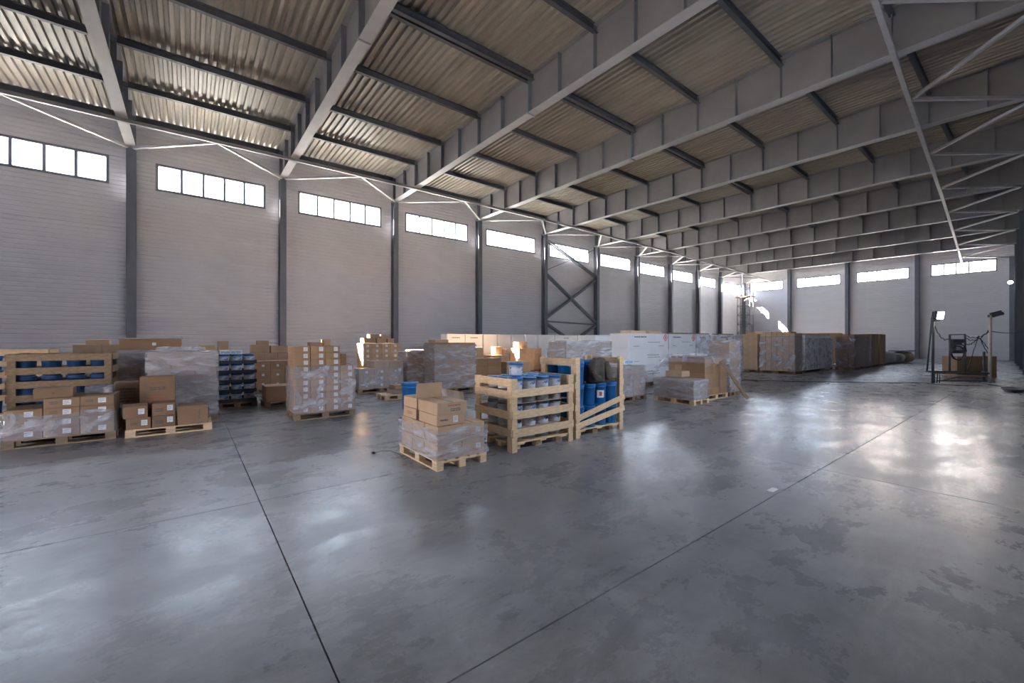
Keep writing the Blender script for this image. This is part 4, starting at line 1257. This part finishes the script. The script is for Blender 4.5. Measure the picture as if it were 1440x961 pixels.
sag('cable', (0.28, 0.12, 1.85), (1.1, 0.02, 2.2), 0.22)
sag('cable', (0.28, 0.12, 1.6), (0.75, 0.1, 1.9), 0.1)
sag('cable', (0.75, 0.1, 1.9), (1.15, 0.02, 1.3), -0.05)
sag('cable', (0.35, 0.12, 0.5), (0.78, 0.1, 1.95), -0.08)
sag('cable', (0.78, 0.05, 1.85), (1.3, 0.1, 1.1), 0.1)
def flood(loc, rz, rx, mat, lit):
    f = thing('floodlight', '', 'x', loc, 0)
    for k in ('label', 'category'):
        if k in f: del f[k]
    f.parent = rg
    f.rotation_euler = (rx, 0, rz)
    bm = bmesh.new(); box_bm(bm, (0, 0.06, 0), (0.40, 0.12, 0.34), 0.02)
    for i in range(5): box_bm(bm, (-0.16 + 0.08 * i, 0.15, 0), (0.015, 0.08, 0.28))
    obj('housing', mesh(bm, 'housing', 'black_plastic'), f)
    part_box('lens', f, (0, -0.006, 0), (0.34, 0.012, 0.28), mat)
    return f
flood((-1.02, -0.12, 2.78), 0.25, 0.15, 'lamp_glow', True)
part_box('lamp_bracket', rg, (-1.12, -0.02, 2.62), (0.32, 0.08, 0.16), 'rig_steel', 0.01)
flood((1.42, 0.0, 2.76), 0.9, 1.25, 'galvanised', False)
part_box('lamp_bracket', rg, (1.18, 0, 2.76), (0.28, 0.06, 0.10), 'rig_steel', 0.01)
ld = bpy.data.lights.new('floodlight_beam', 'SPOT'); ld.energy = 5; ld.spot_size = math.radians(110); ld.shadow_soft_size = 0.12
lo = bpy.data.objects.new('floodlight_beam', ld); C.objects.link(lo); lo.parent = rg
lo.location = (-1.02, -0.18, 2.78); lo.rotation_euler = (math.radians(82), 0, math.radians(180 + 14))
carton('wide brown carton on the floor behind the light rig', 22.1, 32.05, 0.0, 1.9, 0.7, 1.0, 'cardboard', rz=math.radians(52.1), tape=False)

def floor_cable(label, pts, r=0.014):
    P = [Vector(p) for p in pts]
    out = []
    for i in range(len(P) - 1):
        p0, p1, p2, p3 = P[max(i - 1, 0)], P[i], P[i + 1], P[min(i + 2, len(P) - 1)]
        for k in range(6):
            t = k / 6
            out.append(0.5 * ((2 * p1) + (p2 - p0) * t + (2 * p0 - 5 * p1 + 4 * p2 - p3) * t * t + (3 * p1 - p0 - 3 * p2 + p3) * t ** 3))
    out.append(P[-1])
    bm = bmesh.new(); tube_bm(bm, out, r, 6)
    return tag(obj('floor_cable', mesh(bm, 'floor_cable', 'cable_rubber', True)), label, 'cable', 'cables on the floor')
floor_cable('black cable crossing the floor from the white block to the light rig', [(14.95, 19.0, 0.016), (16.2, 21.2, 0.016), (17.8, 22.6, 0.016), (19.2, 23.8, 0.016), (20.6, 25.2, 0.016), (21.2, 25.9, 0.016), (22.0, 25.6, 0.016), (22.9, 26.2, 0.016)])
floor_cable('thin cable on the floor between wrapped block and low load', [(16.3, 13.4, 0.012), (16.5, 14.3, 0.012), (17.0, 14.0 - 0.3, 0.012)], 0.01)
floor_cable('black cable running right from the light rig', [(23.0, 27.0, 0.016), (23.3, 26.6, 0.016), (23.5, 25.4, 0.016), (23.75, 24.2, 0.016), (23.9, 23.2, 0.016)])
bm = bmesh.new()
for q in range(5):
    tube_bm(bm, [(23.72 + (0.20 + 0.02 * q) * math.cos(a), 24.3 + (0.5 + 0.05 * q) * math.sin(a) + 0.05 * q, 0.02 + 0.022 * q) for a in [i * 2 * math.pi / 20 for i in range(21)]], 0.014, 6)
tag(obj('cable_heap', mesh(bm, 'cable_heap', 'cable_rubber', True)), 'heap of coiled black cable on the floor at the right edge', 'cable')
# hanging cable from the rig to the side wall
bm = bmesh.new()
a, b = Vector((23.02, 27.8, 2.15)), Vector((24.0, 34.0, 2.3))
tube_bm(bm, [a.lerp(b, i / 16) + Vector((0, 0, -0.5 * (i / 16) * (1 - i / 16))) for i in range(17)], 0.014, 6)
hc = obj('cable', mesh(bm, 'cable', 'cable_rubber', True))
bpy.context.view_layer.update()
hc.parent = rg
hc.matrix_parent_inverse = rg.matrix_world.inverted()
# small lamp on a side column
lp = thing('column_lamp', 'small lit lamp on a column of the right side', 'lamp', (xr(52.8) - 0.22, 52.6, 6.3))
part_box('lamp_base', lp, (0.08, 0, 0), (0.12, 0.12, 0.22), 'rig_steel', 0.01)
bm = bmesh.new(); bmesh.ops.create_uvsphere(bm, u_segments=12, v_segments=8, radius=0.13)
obj('bulb', mesh(bm, 'bulb', 'lamp_glow', True), lp, (-0.06, -0.04, 0))

# scaffold tower in the far corner (X)
tw = thing('scaffold_tower', 'slim steel scaffold tower in the far left corner', 'scaffold', (0.95, 57.9, 0))
hx = 0.75
for sx in (-1, 1):
    for sy in (-1, 1):
        bm = bmesh.new(); tube_bm(bm, [(sx * hx, sy * 0.5, 0), (sx * hx, sy * 0.5, 9.0)], 0.04, 6)
        obj('upright', mesh(bm, 'upright', 'column_paint', True), tw)
for k in range(8):
    z = 0.4 + k * 1.15
    for s in (-1, 1):
        part_bar('rung', tw, (-hx, s * 0.5, z), (hx, s * 0.5, z), 0.045, 0.045, 'column_paint')
        part_bar('rung', tw, (s * hx, -0.5, z), (s * hx, 0.5, z), 0.045, 0.045, 'column_paint')
        if k < 7:
            part_bar('diagonal', tw, (-hx * s, -0.5, z), (hx * s, -0.5, z + 1.15), 0.035, 0.035, 'column_paint')
part_box('platform', tw, (0, 0, 7.3), (1.9, 1.2, 0.08), 'old_wood')
for s in (-1, 1): part_bar('guard_rail', tw, (-0.95, s * 0.55, 8.3), (0.95, s * 0.55, 8.3), 0.05, 0.05, 'column_paint')

# scrap of paper on the floor joint
tag(part_box('paper_scrap', None, (22.40, 7.49, 0.003), (0.07, 0.16, 0.004), 'paper'), 'small pale paper scrap on the floor joint', 'paper')

# ------------------------------------------------------------------ keep the 300 cartons that show largest, join the others
def join_small_cartons(limit=300):
    bpy.context.view_layer.update()
    from mathutils.bvhtree import BVHTree
    eye = cam.location.copy()
    V, P, OW = [], [], []
    for o in C.objects:
        if o.type != 'MESH' or o.name.split('.')[0] in ('stretch_film', 'film_sheet', 'slab', 'deck_sheet', 'panel', 'purlin', 'ground', 'print', 'sticker', 'tape'): continue
        M = o.matrix_world; base = len(V)
        V += [M @ v.co for v in o.data.vertices]
        for p in o.data.polygons:
            P.append([base + q for q in p.vertices]); OW.append(o)
    tree = BVHTree.FromPolygons(V, P)
    cs = [o for o in C.objects if o.parent is None and o.name.split('.')[0] == 'carton']
    scored = []
    for o in cs:
        bb = [Vector(c) for c in o.bound_box]
        lo_ = Vector((min(c.x for c in bb), min(c.y for c in bb), min(c.z for c in bb)))
        hi_ = Vector((max(c.x for c in bb), max(c.y for c in bb), max(c.z for c in bb)))
        M = o.matrix_world
        score = 0.0
        faces = []
        for ax, s in ((0, 1), (1, -1), (1, 1), (2, 1)):
            n = Vector((0, 0, 0)); n[ax] = s
            c = (lo_ + hi_) / 2; c[ax] = hi_[ax] if s > 0 else lo_[ax]
            cw = M @ c; nw = (M.to_3x3() @ n).normalized()
            to = eye - cw
            cosv = nw.dot(to.normalized())
            if cosv <= 0.01: continue
            a1, a2 = [k for k in range(3) if k != ax]
            area = (hi_[a1] - lo_[a1]) * (hi_[a2] - lo_[a2]) * cosv / to.length_squared
            vis = 0
            for u in (0.1, 0.37, 0.63, 0.9):
                for v_ in (0.1, 0.5, 0.9):
                    p = c.copy(); p[a1] = lo_[a1] + u * (hi_[a1] - lo_[a1]); p[a2] = lo_[a2] + v_ * (hi_[a2] - lo_[a2])
                    pw = M @ p + nw * 0.004
                    d = pw - eye; L = d.length; d.normalize()
                    loc, nn, idx, dd = tree.ray_cast(eye, d, L - 0.002)
                    ok = loc is None or OW[idx] == o
                    vis += ok
            score += area * vis / 12
        scored.append((score, o.name, o))
    scored.sort(key=lambda t: (-t[0], t[1]))
    rest = [o for _, _, o in scored[limit:]]
    import array
    me = bpy.data.meshes.new('carton_fill')
    mats, verts, faces, fm = [], [], [], []
    def add(o):
        M = o.matrix_world
        base = len(verts)
        m = o.data
        for v in m.vertices: verts.append(M @ v.co)
        mt = m.materials[0]
        if mt not in mats: mats.append(mt)
        k = mats.index(mt)
        for p in m.polygons: faces.append([base + q for q in p.vertices]); fm.append(k)
    for o in rest:
        add(o)
        for ch in o.children:
            if ch.name.startswith(('sticker', 'warning')): add(ch)
    me.from_pydata(verts, [], faces)
    for mt in mats: me.materials.append(mt)
    me.polygons.foreach_set('material_index', fm)
    f = obj('carton_fill', me)
    tag(f, 'remaining cartons filling the depth of the carton stacks and the far stacks', 'cartons', kind='stuff')
    for o in rest:
        for ch in list(o.children): bpy.data.objects.remove(ch)
        bpy.data.objects.remove(o)
join_small_cartons()
